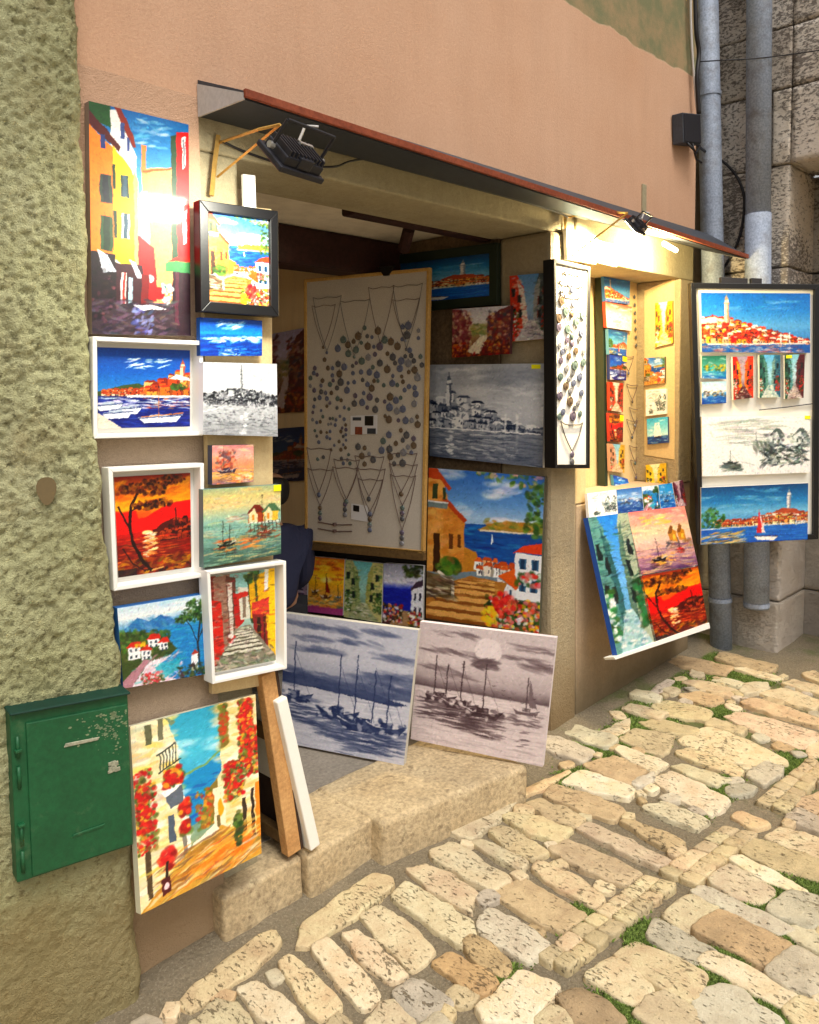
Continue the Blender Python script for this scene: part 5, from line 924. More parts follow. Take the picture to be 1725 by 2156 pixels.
def necklace(q, u, v, w, h, lab, grp, gi=0, mat='cord', r=.0015, pr=.0085, nb=1, sag=.03):
    n = qn(q); H = np.linalg.norm(q[3]-q[0]); base = qp(q, u, v+h)+n*.004; T = thing('necklace', lab, 'necklace', base, grp)
    P = lambda a, b_: qp(q, a, b_)+n*.004
    L = [P(u-w/2+w*t*.5-w*.06*math.sin(t*3.1), v+h*t) for t in np.linspace(0, 1, 8)]; Rr = [P(u+w/2-w*t*.5+w*.06*math.sin(t*3.1), v+h*t) for t in np.linspace(0, 1, 8)]
    top = [P(u-w/2+w*t, v+sag*math.sin(math.pi*t)*h+.004*math.sin(9*t)) for t in np.linspace(0, 1, 7)]
    MB().tube(L, r, 5).tube(Rr, r, 5).tube(top, r, 5).build('cord', M[mat], T)
    for k in range(nb):
        c = P(u, v+h+(1+k*2.15)*pr/H); mb = MB(); A = np.linspace(0, 6.283, 12, endpoint=False); e1 = nrm(q[1]-q[0]); e2 = V(0, 0, 1)
        ring = lambda s_, z: [c+(e1*math.cos(a)+e2*math.sin(a))*pr*s_+n*z for a in A]
        mb.add(ring(1, 0)+ring(1, .003)+ring(.6, .005)+[c+n*.006], [(i, (i+1) % 12, 12+(i+1) % 12, 12+i) for i in range(12)]+[(12+i, 12+(i+1) % 12, 24+(i+1) % 12, 24+i) for i in range(12)]+[(24+i, 24+(i+1) % 12, 36) for i in range(12)]); mb.build('charm', GM[(gi+k) % 6], T, smooth=True)
    return T
bq = quad(pB, (641, 588), (906, 563), (893, 1166), (643, 1143)); bn = qn(bq)
T = thing('jewellery_board', 'large grey linen board in a gold frame covered with pendants and necklaces', 'display board', (bq[2]+bq[3])/2)
frame('frame', bq, .017, -.02, .006, 'gold_wood', T); slab('linen_panel', [p-bn*.002 for p in inset(bq, .015, .015)], .015, 'linen', T, 0)
slab('bottom_rail', [qp(bq, 0, .99)+bn*.006, qp(bq, 1, .99)+bn*.006, qp(bq, 1, 1.025)+bn*.006, qp(bq, 0, 1.025)+bn*.006], .03, 'brown_wood', T)
slab('hanging_clip', [qp(bq, .62, -.018)+bn*.012, qp(bq, .75, -.018)+bn*.012, qp(bq, .70, .015)+bn*.012, qp(bq, .66, .015)+bn*.012], .012, 'black_wood', T)
GB = 'pendants pinned to the gold framed jewellery board'; placed = []; tries = 0
while len(placed) < 190 and tries < 30000:
    tries += 1; u = rng.uniform(.05, .96); v = rng.uniform(.17, .69)
    lim = .19+.16*max(0, (.45-u))/.45; 
    if v < lim or (v > .6 and (u < .3 or u > .9) and rng.random() < .6) or (.38 < u < .66 and .5 < v < .62): continue
    big = rng.random() < .6; r = (rng.uniform(.017, .021) if big and u > .2 else rng.uniform(.010, .014))
    if v > .45 and u < .4: r = rng.uniform(.008, .011)
    if all(math.hypot((u-a)*.78, (v-b_)*1.44) > r+c+.0008 for a, b_, c in placed): placed.append((u, v, r))
for u, v, r in placed:
    gi = int(rng.choice(6, p=[.27, .22, .13, .1, .18, .1])); pendant(qp(bq, u, v), bn, r, gi, f'small round {GEMS[gi][0]} pendant pinned on the gold framed jewellery board', GB)
GN = 'necklaces pinned to the gold framed jewellery board'
for k, (u, v, w, h) in enumerate(((.2, .07, .24, .2), (.17, .1, .2, .15), (.43, .09, .24, .2), (.64, .05, .2, .2), (.84, .05, .22, .22), (.83, .1, .2, .14))):
    necklace(bq, u, v, w, h, 'thin necklace cord in a V on the top edge of the jewellery board', GN, k, 'cord' if k % 2 else 'cord2')
for k, (u, v, w, h, nb) in enumerate(((.13, .63, .22, .17, 1), (.14, .71, .22, .14, 3), (.37, .67, .22, .15, 1), (.36, .7, .22, .13, 3), (.56, .655, .24, .15, 1), (.57, .7, .24, .2, 2), (.57, .74, .2, .12, 3), (.82, .64, .23, .14, 1), (.83, .68, .22, .15, 3), (.83, .72, .2, .2, 3))):
    necklace(bq, u, v, w, h, 'necklace with round charms hanging in the lower half of the jewellery board', GN, k, 'cord', .0019, .0135, nb)
for k, v in enumerate((.92, .945)):
    n_ = bn*.005; o = MB().tube([qp(bq, .12+.3*t, v-.012*abs(t-.5))+n_ for t in np.linspace(0, 1, 7)], .003, 5).obox(qp(bq, .27, v-.002)+n_, (.008, 0, 0), (0, .008, 0), (0, 0, .008)).build('bracelet', M['cord']); tag(o, ['upper', 'lower'][k]+' dark bracelet across the bottom of the jewellery board', 'bracelet')
o = slab('photo_card', [qp(bq, *c)+bn*.003 for c in ((.4, .51), (.62, .505), (.62, .575), (.4, .58))], .002, 'paper'); tag(o, 'printed picture card among the pendants in the middle of the jewellery board', 'card')
for (u, v, w, h), c in (((.52, .51, .07, .035), 'black_wood'), ((.44, .55, .06, .028), 'rust'), ((.54, .555, .07, .02), 'grey_metal'), ((.42, .515, .07, .012), 'grey_metal')): slab('printed_picture', [qp(bq, *c_)+bn*.0045 for c_ in ((u, v), (u+w, v), (u+w, v+h), (u, v+h))], .001, c, o, 0)
o = slab('photo_card', [qp(bq, *c)+bn*.003 for c in ((.41, .835), (.55, .84), (.55, .9), (.41, .895))], .002, 'paper'); tag(o, 'small white card near the bottom of the jewellery board', 'card'); slab('printed_picture', [qp(bq, *c_)+bn*.0045 for c_ in ((.43, .84), (.48, .842), (.48, .865), (.43, .863))], .001, 'black_wood', o, 0)

nq = quad(fac(.07), (1163, 545), (1240, 562), (1239, 986), (1166, 986)); nn = qn(nq)
T = thing('jewellery_case', 'narrow black framed white jewellery board hung on the pillar', 'display board', (nq[2]+nq[3])/2)
frame('frame', nq, .018, -.05, .01, 'black_wood', T); iq = inset(nq, .017, .017); slab('linen_panel', [p-nn*.002 for p in iq], .012, 'white_linen', T, 0)
GC = 'pendants pinned to the narrow black framed board'; pl2 = []; tries = 0
while len(pl2) < 40 and tries < 4000:
    tries += 1; u, v = rng.uniform(.1, .9), rng.uniform(.17, .76); r = rng.uniform(.013, .025)
    if all(math.hypot((u-a)*.24, (v-b_)*1.05) > r+c+.004 for a, b_, c in pl2): pl2.append((u, v, r))
for u, v, r in pl2: gi = int(rng.integers(6)); pendant(qp(iq, u, v), nn, r, gi, f'round {GEMS[gi][0]} pendant on the narrow black framed jewellery board', GC)
for k, (u, v, w, h, nb) in enumerate(((.5, .03, .5, .07, 1), (.5, .08, .75, .14, 1), (.5, .13, .7, .2, 2), (.5, .78, .7, .15, 2))):
    necklace(iq, u, v, w, h, ['short black necklace at the very top', 'wide necklace near the top', 'long necklace reaching the upper pendants', 'lone necklace at the bottom'][k]+' of the narrow black framed board', 'necklaces on the narrow black framed board', k, 'cord2', .003, .016, nb, .12)

# ------------------------------------------------------------------ window display
picture('washed out blue painting hung above the shop window beside its bracket', [(1193, 480), (1256, 497), (1255, 556), (1196, 545)], fac(.03), lambda C: a_seascape(C, ('4a9cc8', 'd8e8f0'), ('8ac0dc', 'c8b088'), ['c8a070', 'f0e8e0']), .02)  # lamp light washing over it is put into the pale picture colours
picture('pale canvas glowing under the warm lamp over the window', [(1258, 505), (1300, 515), (1300, 562), (1258, 552)], fac(.03), lambda C: a_seascape(C, ('e8e4d8', 'f8f4e8'), ('d8d0c0', 'e8e0d0'), ['c8b8a0', 'f0e8e0']), .02)  # glare of the lamp is painted in as near-white picture colours
dq = quad(pl_y(-.28), (1275, 575), (1358, 595), (1357, 1036), (1281, 1036)); T = thing('window_panel', 'narrow cream panel with green edge in the window covered in small canvases', 'display board', (dq[2]+dq[3])/2)
slab('panel_face', dq, .03, 'niche', T); slab('green_edge', [dq[0]-V(.03, 0, 0)+V(0, .001, 0), dq[0]-V(.0005, -.001, 0), dq[3]-V(.0005, -.001, 0), dq[3]-V(.03, 0, 0)+V(0, .001, 0)], .05, 'green_panel' if 'green_panel' in M else 'dark_green_wood', T)
wp = pl_y(-.255)
st = lambda L, Rr, s_, f_: (lambda C: a_street(C, L, Rr, s_, f_))
W1 = [('pale blue tower canvas, topmost in the window', [(1272, 582), (1327, 592), (1326, 641), (1275, 634)], a_rov, '2a6ab0'), ('red edged white boats canvas, second from the window top', [(1275, 635), (1331, 646), (1330, 697), (1278, 689)], lambda C: a_seascape(C, ('d86a5a', 'f4e4dc'), ('e8e4e0', 'c8d0d8'), ['e8e0d8', '8a9aa8', 'f4f4f0'], 'a8a8b0'), 'd8402c'),
      ('pale town over blue water, third canvas down in the window', [(1281, 692), (1322, 700), (1319, 751), (1283, 746)], a_rovsail, '5a9ac0'), ('night blue canvas with an orange town and price sticker in the window', [(1284, 744), (1320, 750), (1319, 801), (1285, 799)], lambda C: a_harbour(C)*np.array([.8, .85, 1.0]), '1c2c6c'),
      ('rust red narrow street canvas in the window', [(1284, 804), (1313, 807), (1312, 868), (1285, 864)], st(['a8341c', 'c85a34', '7a2418'], ['b8442c', '8a3018', '5a2018'], ('d8c8b8', 'e0d4c8'), ('c8b8a0', '8a6a50')), 'a8341c'),
      ('small scarlet sunset tree canvas in the window', [(1283, 869), (1313, 873), (1312, 931), (1285, 929)], a_redtree, 'a8281c'), ('faded lilac and ochre street canvas in the window', [(1284, 934), (1316, 937), (1315, 996), (1286, 992)], st(['b88a70', 'd8a890', '8a5a4a'], ['c8a040', 'd8b858', '8a6a3a'], ('8ab8c8', 'b0ccd4'), ('c8b090', '9a7a60')), 'b88a70'),
      ('blue and white sail canvas lowest in the window', [(1291, 1000), (1322, 1008), (1330, 1036), (1296, 1036)], a_wave, '5aa0c0')]
for lb, pts, fn, sd in W1: picture(lb, pts, wp, fn, .02, 'oil', sd, (.75, .03, .25, .2) if 'night' in lb or 'scarlet' in lb else None, .9)
wr = pl_x(XW1-.022)
slab('reveal_board', quad(pl_x(XW1-.004), (1357, 612), (1421, 585), (1421, 968), (1357, 958)), .003, 'niche'); bpy.data.objects['reveal_board']['label'] = 'cream board lining the right side of the window recess'; bpy.data.objects['reveal_board']['category'] = 'board'
W2 = [('tall golden alley canvas glowing high on the window recess', [(1380, 638), (1416, 633), (1417, 722), (1380, 731)], st(['e0a030', 'f0c860', 'a86a24'], ['e8b040', 'c88028', 'a85a24'], ('f0ece0', 'f4e8d0'), ('f0d8a0', 'c89040')), 'a87a34'), ('orange cliff houses over a violet sea on the window recess', [(1357, 754), (1400, 751), (1400, 806), (1357, 812)], a_villa, '5a4a34'),
      ('black and white ink huts canvas on the window recess', [(1360, 821), (1403, 818), (1403, 871), (1360, 876)], a_bwpier, 'f0f0e8'), ('turquoise sailing ship canvas on the window recess', [(1362, 882), (1406, 877), (1407, 932), (1364, 936)], a_ship, '3a5a84'), ('yellow house canvas standing at the foot of the window recess', [(1360, 979), (1402, 975), (1404, 1030), (1361, 1034)], st(['e8c030', 'f0d050', '8a7a3a'], ['d8b030', 'e8c848', '5a6a3a'], ('f0e8c0', 'e8e0b8'), ('d8c080', '7a7a3a')), 'b89a3a')]
for lb, pts, fn, sd in W2: picture(lb, pts, wr, fn, .018, 'oil', sd, None, .9)
for k in range(7): pendant(hit(1336+.6*k, 625+17*k, pl_y(-.272)), V(0, -1, 0), .011, 4, 'dark pendant in the vertical string on the window panel', 'string of pendants in the window')
for k, (x, y) in enumerate(((1322, 770), (1330, 830), (1336, 960), (1338, 990), (1330, 905), (1336, 880))):
    q_ = quad(pl_y(-.274), (x-14, y-25), (x+14, y-22), (x+14, y+25), (x-14, y+22)); necklace(q_, .5, .05, .8, .7, 'dark cord necklace hanging on the cream window panel', 'necklaces in the window', k, 'cord', .002, .011, 1, .1)
# five small canvases on the sill, then the tilted board
pf = pl_lean((1340, 1025), .03, (1345, 1078), .06)
W3 = [('small black and white harbour, first of five on the sill', [(1237, 1039), (1297, 1031), (1301, 1083), (1241, 1091)], a_bwpier), ('small stormy blue sea on the sill beside the black and white harbour', [(1298, 1031), (1351, 1025), (1356, 1076), (1302, 1083)], lambda C: a_seascape(C, ('3a6aa8', '9ab8d8'), ('3a64a0', '2a4a84'), ['e8e8e0', '4a4a54', '6a8ab4'])), ('small cove with white rocks in the middle of the sill row', [(1352, 1025), (1386, 1021), (1391, 1071), (1357, 1076)], lambda C: a_coast(C)),
      ('small bright blue boats canvas on the sill', [(1387, 1021), (1415, 1017), (1424, 1067), (1392, 1071)], lambda C: a_seascape(C, ('3a90c8', '4aa0d4'), ('2a7cc0', '1c64a8'), ['e8e8e8', '3a4a64', '7ab0d8'], '3a4a64')), ('small maroon stairway canvas, last of five on the sill', [(1416, 1016), (1438, 1010), (1447, 1064), (1425, 1067)], st(['6a3a48', '8a5060', '4a2834'], ['7a4a58', '5a3444', '3a2430'], ('c8b0b0', 'b89aa0'), ('c8a8a8', '7a5a64')))]
for lb, pts, fn in W3: picture(lb, pts, pf, fn, .016, 'oil', 'd0ccc8', None, .9)
pt_ = pl_lean((1340, 1078), .06, (1392, 1358), .23)
picture('tilted tall blue green alley canvas with a bright blue edge below the window', [(1238, 1090), (1322, 1079), (1383, 1353), (1301, 1383)], pt_, lambda C: a_street(C, ['6a9690', '3f6a6c', '1f3a3c'], ['a8b09a', '5f7a6c', '1f3a34'], ('3a84cc', '7ab0e0'), ('a8c4c4', '5a8a94'), '3a7a50'), .028, 'oil', '1c54b0')
picture('tilted pink sunset pier and boat canvas below the window', [(1323, 1079), (1442, 1065), (1470, 1190), (1346, 1211)], pt_, a_pinkpier, .028)
picture('tilted scarlet sunset tree and town canvas below the window', [(1347, 1213), (1470, 1192), (1492, 1322), (1378, 1352)], pt_, a_redtree, .028)
rq = quad(off(pt_, .012), (1293, 1384), (1494, 1311), (1496, 1323), (1297, 1389)); o = slab('display_ledge', rq, .06, 'white_wood'); tag(o, 'white ledge along the foot of the tilted canvases', 'ledge')
o = slab('tilted_board', quad(off(pt_, -.032), (1240, 1085), (1440, 1062), (1488, 1324), (1302, 1384)), .012, 'white_wood'); tag(o, 'white board behind the tilted canvases below the window', 'board')

# ------------------------------------------------------------------ big framed display at the right
pD = pl_v(4.40, -.094, -44.8)
fq = quad(pD, (1452, 596), (1724, 599), (1720, 1134), (1470, 1146)); T = thing('display_board', 'big black framed white display board hung in front of the drainpipes', 'display board', (fq[2]+fq[3])/2)
frame('frame', fq, .03, -.03, .02, 'black_wood', T); slab('white_panel', [p-qn(fq)*.003 for p in inset(fq, .028, .028, .028, .0)], .02, 'white_linen', T, 0)
slab('hinge', quad(off(pD, .005), (1519, 583), (1575, 586), (1575, 599), (1519, 597)), .03, 'dark_iron', T); slab('hinge', quad(off(pD, .005), (1583, 585), (1605, 586), (1605, 599), (1583, 598)), .03, 'dark_iron', T)
Z3 = lambda *p: [(1435+.2784*x, 573+.2784*y) for x, y in p]; pd = off(pD, .03)
W4 = [('wide orange hill town with a white tower atop the big framed display', [(148, 155), (975, 160), (975, 610), (155, 605)], a_rov, None), ('small green and yellow island canvas in the big framed display', [(155, 635), (340, 630), (340, 808), (155, 803)], lambda C: a_seascape(C, ('2a6a5a', '5aa094'), ('4ab0b8', '2a6ab0'), ['e0c030', '8a8a2c', 'd8a82c', '3a5a2c']), None), ('small white and blue wave on brown rocks in the big framed display', [(155, 830), (340, 825), (340, 990), (155, 1000)], lambda C: a_seascape(C, ('a8ccdc', 'e8f0f0'), ('3a84c4', '1c4a94'), ['6a5a3c', '3a3428', 'c8b090', 'f0f0f0']), None),
      ('small fiery orange street in the big framed display', [(388, 640), (545, 635), (545, 950), (395, 965)], st(['c8341c', 'e8a020', '6a1c14'], ['e84a18', 'f07a20', '7a2414'], ('a89aa8', 'b8a8b0'), ('6a3a34', '2a1a20')), None), ('small teal green alley in the big framed display', [(590, 625), (750, 625), (750, 945), (592, 950)], st(['3a6a60', '6a948a', '1c3c3c'], ['3a6a80', '8aa8a0', '2a4a4c'], ('6ab0d8', 'b0d8e4'), ('c8d0c4', '4a7a84')), None), ('small maroon cliff under pale sky with a price sticker in the big framed display', [(780, 625), (935, 620), (925, 950), (785, 960)], st(['3a5a44', '6aa0a4', '2a3c34'], ['5a2c34', '6a3c40', '3a2024'], ('8ac4d4', 'c8dce0'), ('b8a8a0', '5a3c40')), (.08, .01, .28, .07)),
      ('wide black and white ink pier with huts in the big framed display', [(155, 1095), (975, 1085), (975, 1515), (160, 1545)], a_bwpier, (.95, .0, .05, .06)), ('wide blue bay with a red sail, bottom of the big framed display', [(150, 1630), (960, 1595), (955, 2020), (150, 2062)], a_rovsail, None)]
for lb, pts, fn, tg in W4: picture(lb, Z3(*pts), pd, fn, .025, 'oil', 'e8e6e2', tg, .75)
o = MB().tube(quad(off(pD, .01), *Z3((590, 1042), (800, 1020), (990, 995))), .003, 6).build('wire', M['cable']); tag(o, 'thin dark wire slanting across the big framed display', 'wire')
# ------------------------------------------------------------------ stretchers leaning in the doorway
def stretcher(bot, top, w, sh):
    b0 = fx(*bot, .19)+V(sh, 0, 0); t0 = hit(*top, pl_y(-b0[1]))+V(0, .02, 0); e2 = nrm(t0-b0); e1 = V(0, 1, 0); n = nrm(np.cross(e1, e2)); return b0, e1, e2, n, np.linalg.norm(t0-b0), w
b0, e1, e2, n, h, w = stretcher((622, 1797), (574, 1422), .46, 0); n = n if n[0] > 0 else -n
T = thing('canvas_stretcher', 'bare pine stretcher with dark canvas back leaning in the doorway', 'stretcher', b0)
bar = lambda mb, u0, u1, v0, v1, t0, t1: mb.hexa([b0+e1*u+e2*v+n*t0 for u, v in ((u0, v0), (u1, v0), (u1, v1), (u0, v1))], [b0+e1*u+e2*v+n*t1 for u, v in ((u0, v0), (u1, v0), (u1, v1), (u0, v1))])
bar(MB(), 0, .04, 0, h, -.028, .026).build('stretcher_bar', M['raw_wood'], T, bev=.003); bar(MB(), w-.04, w, 0, h, -.02, .022).build('stretcher_bar', M['raw_wood'], T, bev=.003)
for v0 in (.02, h*.62, h-.05): bar(MB(), .0405, w-.0405, v0, v0+.045, -.016, .014).build('cross_bar', M['brown_wood'], T, bev=.003)
bar(MB(), .0, w, 0, h, .0265, .036).build('canvas_back', M['canvas_back'], T)
c0, e1c, e2c, nc, hc, wc = stretcher((660, 1789), (603, 1476), .4, .012); nc = nc if nc[0] > 0 else -nc; b0, e2, n = c0, e2c, nc
o = bar(MB(), .0, .42, 0, hc, -.022, .02).build('blank_canvas', M['white_linen'], None, bev=.005); tag(o, 'white canvas seen edge on beside the pine stretcher', 'canvas')

# ------------------------------------------------------------------ green meter cabinet
M['green_paint'] = surf('chipped dark green paint', '0e4a28', '155832', .5, 4, 60, .15, .001, .2, (16, .6, .72, '4f6a48', .55), 0, .45)
M['green_dark'] = surf('dark green edge', '0c2f26', '103a2e', .55, 4, 60, .15, .001, .2)
M['soffit'] = surf('dark soffit sheet', '2e3238', '3a3e44', .6, 3, 70, .1, .001, .15)
M['chip'] = surf('old pale green undercoat', '6c8262', '84936c', .8, 30, 90, .2, .001, .2)
M['scuff'] = surf('bare scuffed patch', '8a8c78', 'a8a48c', .8, 30, 90, .3, .002, .3)
GP = off(LP, .052); gq = quad(GP, (20, 1503), (269, 1458), (281, 1779), (36, 1860)); gn = qn(gq)
T = thing('meter_cabinet', 'dark green metal meter cabinet with chipped paint on the rough wall', 'cabinet', (gq[2]+gq[3])/2)
slab('cabinet_body', gq, .09, 'green_paint', T, .003); dq = [p+gn*.006 for p in inset(gq, .035, .03, .004, .006)]; D = slab('door', dq, .011, 'green_paint', T, .003)
slab('hood', [qp(gq, -.01, -.012)+gn*.016, qp(gq, 1.01, -.012)+gn*.016, qp(gq, 1.01, .004)+gn*.016, qp(gq, -.01, .004)+gn*.016], .1, 'green_dark', T, .004)
for v in (.2, .38, .72, .88):
    p = qp(gq, .05, v)+gn*.004; MB().tube([p-V(0, 0, .028), p+V(0, 0, .028)], .0045, 10).build('hinge', M['green_paint'], T, smooth=True)
for v in (.22, .66): MB().obox(qp(gq, .05, v)+gn*.006, (.008, 0, 0), (0, .006, 0), (0, 0, .004)).build('hinge_pin', M['green_paint'], T, bev=.002)
slab('vent_slot', [qp(dq, *c)+gn*.004 for c in ((.36, .18), (.7, .185), (.68, .205), (.34, .205))], .004, 'scuff', D); slab('vent_slot', [qp(dq, *c)+gn*.004 for c in ((.4, .8), (.72, .79), (.7, .808), (.38, .818))], .004, 'green_paint', D)
mbk = MB(); 
for k in range(9): mbk.obox(qp(dq, .86+rng.normal(0, .03), .42+rng.normal(0, .025))+gn*.001, (.006*rng.uniform(.5, 1.3), 0, 0), (0, .003, 0), (0, 0, .006*rng.uniform(.5, 1.3)))
mbk.build('lock_patch', M['scuff'], D, bev=.001)
def chips(sub, n, cu, cv, su, sv):
    mb = MB(); k = 7
    for _ in range(n):
        u, v = np.clip(rng.normal(cu, su), .02, .98), np.clip(rng.normal(cv, sv), .04, .97); r = abs(rng.normal(.0014, .0018))+.0006
        ring = [qp(dq, u, v)+gn*.0014+(ld*math.cos(a)*r*rng.uniform(.5, 1.6)+V(0, 0, 1)*math.sin(a)*r*rng.uniform(.4, 1)) for a in np.linspace(0, 6.28, k, endpoint=False)]; b_ = len(mb.v); mb.add(ring, [tuple(range(k))])
    return mb.build('chipped_paint', M['chip'], D)
chips(None, 150, .8, .12, .12, .09)

# ------------------------------------------------------------------ awning over the doorway and window
AW = .235; zb = hit(418, 246, pl_y(0))[2]; zt = hit(415, 168, pl_y(0))[2]; TT = .02; xe = hit(1573, 541, pl_y(AW))[0]; zfl = hit(514, 190, pl_y(AW))[2]; zfr = hit(1573, 537, pl_y(AW))[2]; ZF = lambda x: zfl+(zfr-zfl)*(x-XL)/(xe-XL)
T = thing('awning', 'long low sheet metal awning with a rust red edge over door and window', 'awning', ((XL+xe)/2, -AW/2, zb))
MB().hexa([(XL, -.002, zt-.012), (xe, -.002, zt-.012), (xe, -AW, zfr-.006), (XL, -AW, zfl-.006)][::-1], [(XL, -.002, zt), (xe, -.002, zt), (xe, -AW, zfr), (XL, -AW, zfl)][::-1]).build('roof_sheet', M['grey_metal'], T, bev=.001)
MB().hexa([(XL-.002, -AW-.012, zfl-TT), (xe, -AW-.012, zfr-TT), (xe, -AW-.0005, zfr-TT), (XL-.002, -AW-.0005, zfl-TT)], [(XL-.002, -AW-.012, zfl+.003), (xe, -AW-.012, zfr+.003), (xe, -AW-.0005, zfr+.003), (XL-.002, -AW-.0005, zfl+.003)]).build('edge_trim', M['rust'], T, bev=.002)
MB().hexa([(XL+.004, -.003, zb), (xe-.004, -.003, zb), (xe-.004, -AW+.001, zfr-TT-.004), (XL+.004, -AW+.001, zfl-TT-.004)][::-1], [(XL+.004, -.003, zb+.006), (xe-.004, -.003, zb+.006), (xe-.004, -AW+.001, zfr-TT+.002), (XL+.004, -AW+.001, zfl-TT+.002)][::-1]).build('soffit', M['soffit'], T)
for xg in (XL-.003, hit(1190, 430, pl_y(.1))[0], xe-.003): MB().hexa([(xg, -.003, zb-.001), (xg+.006, -.003, zb-.001), (xg+.006, -AW, ZF(xg)-TT-.005), (xg, -AW, ZF(xg)-TT-.005)][::-1], [(xg, -.003, zt-.0125), (xg+.006, -.003, zt-.0125), (xg+.006, -AW, ZF(xg)-.0065), (xg, -AW, ZF(xg)-.0065)][::-1]).build('gusset', M['pale_metal'], T)
xg = hit(1190, 430, pl_y(.1))[0]; MB().hexa([(xg+.01, -.02, zb-.012), (xg+.3, -.02, zb-.012), (xg+.3, -.19, zb-.004), (xg+.01, -.19, zb-.004)][::-1], [(xg+.01, -.02, zb-.002), (xg+.3, -.02, zb-.002), (xg+.3, -.19, zb+.006), (xg+.01, -.19, zb+.006)][::-1]).build('soffit_plate', M['pale_metal'], T, bev=.002)

# ------------------------------------------------------------------ floodlights
def floodlight(label, px, py, d, nd, sc, anchor, power, color, spread, arm_pts, strut_pts, plate):
    c = hit(px, py, pl_y(d)); nd = nrm(V(*nd)); ex = nrm(np.cross(nd, V(0, 0, 1))); ey = np.cross(ex, nd)
    T = thing('floodlight', label, 'floodlight', c); ob = lambda mb, x, y, z, a, b_, h_: mb.obox(c+(ex*x+ey*y+nd*z)*sc, ex*a*sc, ey*b_*sc, nd*h_*sc)
    mb = MB(); ob(mb, 0, 0, .035, .1, .07, .01); ob(mb, 0, 0, .012, .085, .055, .016); ob(mb, 0, -.04, .005, .03, .02, .02)
    H = mb.build('housing', M['dark_iron'], T, bev=.004)
    for k in range(10): ob(MB(), -.076+k*.0169, 0, -.013, .003, .05, .0095).build('cooling_fin', M['dark_iron'], H)
    ob(MB(), .05, .03, -.022, .03, .006, .004).build('rating_plate', M['steel'], H)
    em = plain('lit lamp glass '+label[:6], 'fff4e0', .2, 0, 0, emit=9); em.node_tree.nodes['Principled BSDF'].inputs['Emission Strength'].default_value = 15; ob(MB(), 0, 0, .047, .085, .056, .002).build('lamp_glass', em, T)
    A = lambda x, y, z: c+(ex*x+ey*y+nd*z)*sc
    MB().tube([A(-.108, 0, 0), A(-.108, .0, -.09)], .006*sc, 6).tube([A(.108, 0, 0), A(.108, 0, -.09)], .006*sc, 6).tube([A(-.108, 0, -.09), A(.108, 0, -.09)], .006*sc, 6).build('yoke', M['dark_iron'], T)
    for s_ in (-1, 1): MB().tube([A(s_*.104, 0, 0), A(s_*.122, 0, 0)], .011*sc, 8).build('yoke_bolt', M['steel'], T)
    MB().tube([A(-.02, 0, -.04), A(0, .03, -.08), A(.03, .01, -.1)], .004, 6).build('lead', M['white_cable'], T)
    flat = lambda nm, a, b_, m_, w_=.0075, h_=.004: MB().tube([a, b_], [w_*.6, w_*.6], 4).build(nm, M[m_], T)
    for k in range(len(arm_pts)-1): flat('bracket_arm', arm_pts[k], arm_pts[k+1], 'brass')
    if strut_pts: flat('bracket_strut', *strut_pts, 'brass')
    if plate: MB().tube(plate, .008, 4).build('wall_plate', M['brass'], T)
    L = bpy.data.lights.new('floodlight bulb', 'AREA'); L.shape = 'RECTANGLE'; L.size = .16*sc; L.size_y = .1*sc; L.energy = power; L.color = color; L.spread = R(spread)
    lo = bpy.data.objects.new('floodlight_bulb', L); COL.objects.link(lo); lo.parent = T; q = Vector(-nd).to_track_quat('Z', 'Y'); lo.rotation_euler = q.to_euler(); lo.location = Vector(nd*.055*sc)
    return T, c
jn = [hit(460, 285, pl_y(.0)), hit(452, 345, pl_y(.0)), hit(446, 412, pl_y(.0))]
yk = hit(590, 262, pl_y(.36))
floodlight('finned black floodlight on a bracket over the left of the doorway', 625, 322, .40, (-.12, .72, -.68), .85, None, 4.0, (1.0, .97, .82), 140,
           [hit(462, 300, pl_y(.0)), hit(545, 272, pl_y(.3)), yk], (hit(458, 372, pl_y(.0)), yk), jn)
yk2 = hit(1322, 448, pl_y(.3))
floodlight('black floodlight on a yellow strut glowing warm above the shop window', 1345, 470, .29, (-.12, .75, -.65), .62, None, 34, (1.0, .82, .5), 104,
           [hit(1192, 458, pl_y(.0)), hit(1260, 445, pl_y(.15)), yk2], (hit(1196, 545, pl_y(.02)), yk2), [hit(1190, 440, pl_y(.0)), hit(1191, 548, pl_y(.0))])
tb = [hit(1398, 512, pl_y(.17)), hit(1424, 527, pl_y(.17))]; o = MB().tube(tb, .012, 8).build('tube_lamp', plain('lit tube lamp', 'fff0d0', .3, 0, 0, emit=9)); tag(o, 'small lit tube lamp tucked under the awning right of the floodlight', 'lamp')
L = bpy.data.lights.new('tube lamp bulb', 'POINT'); L.energy = 42; L.color = (1.0, .78, .38); L.shadow_soft_size = .03; lo = bpy.data.objects.new('tube_lamp_bulb', L); COL.objects.link(lo); lo.parent = o; lo.location = Vector((tb[0]+tb[1])/2+V(-.06, .02, -.05)-np.array(o.location))

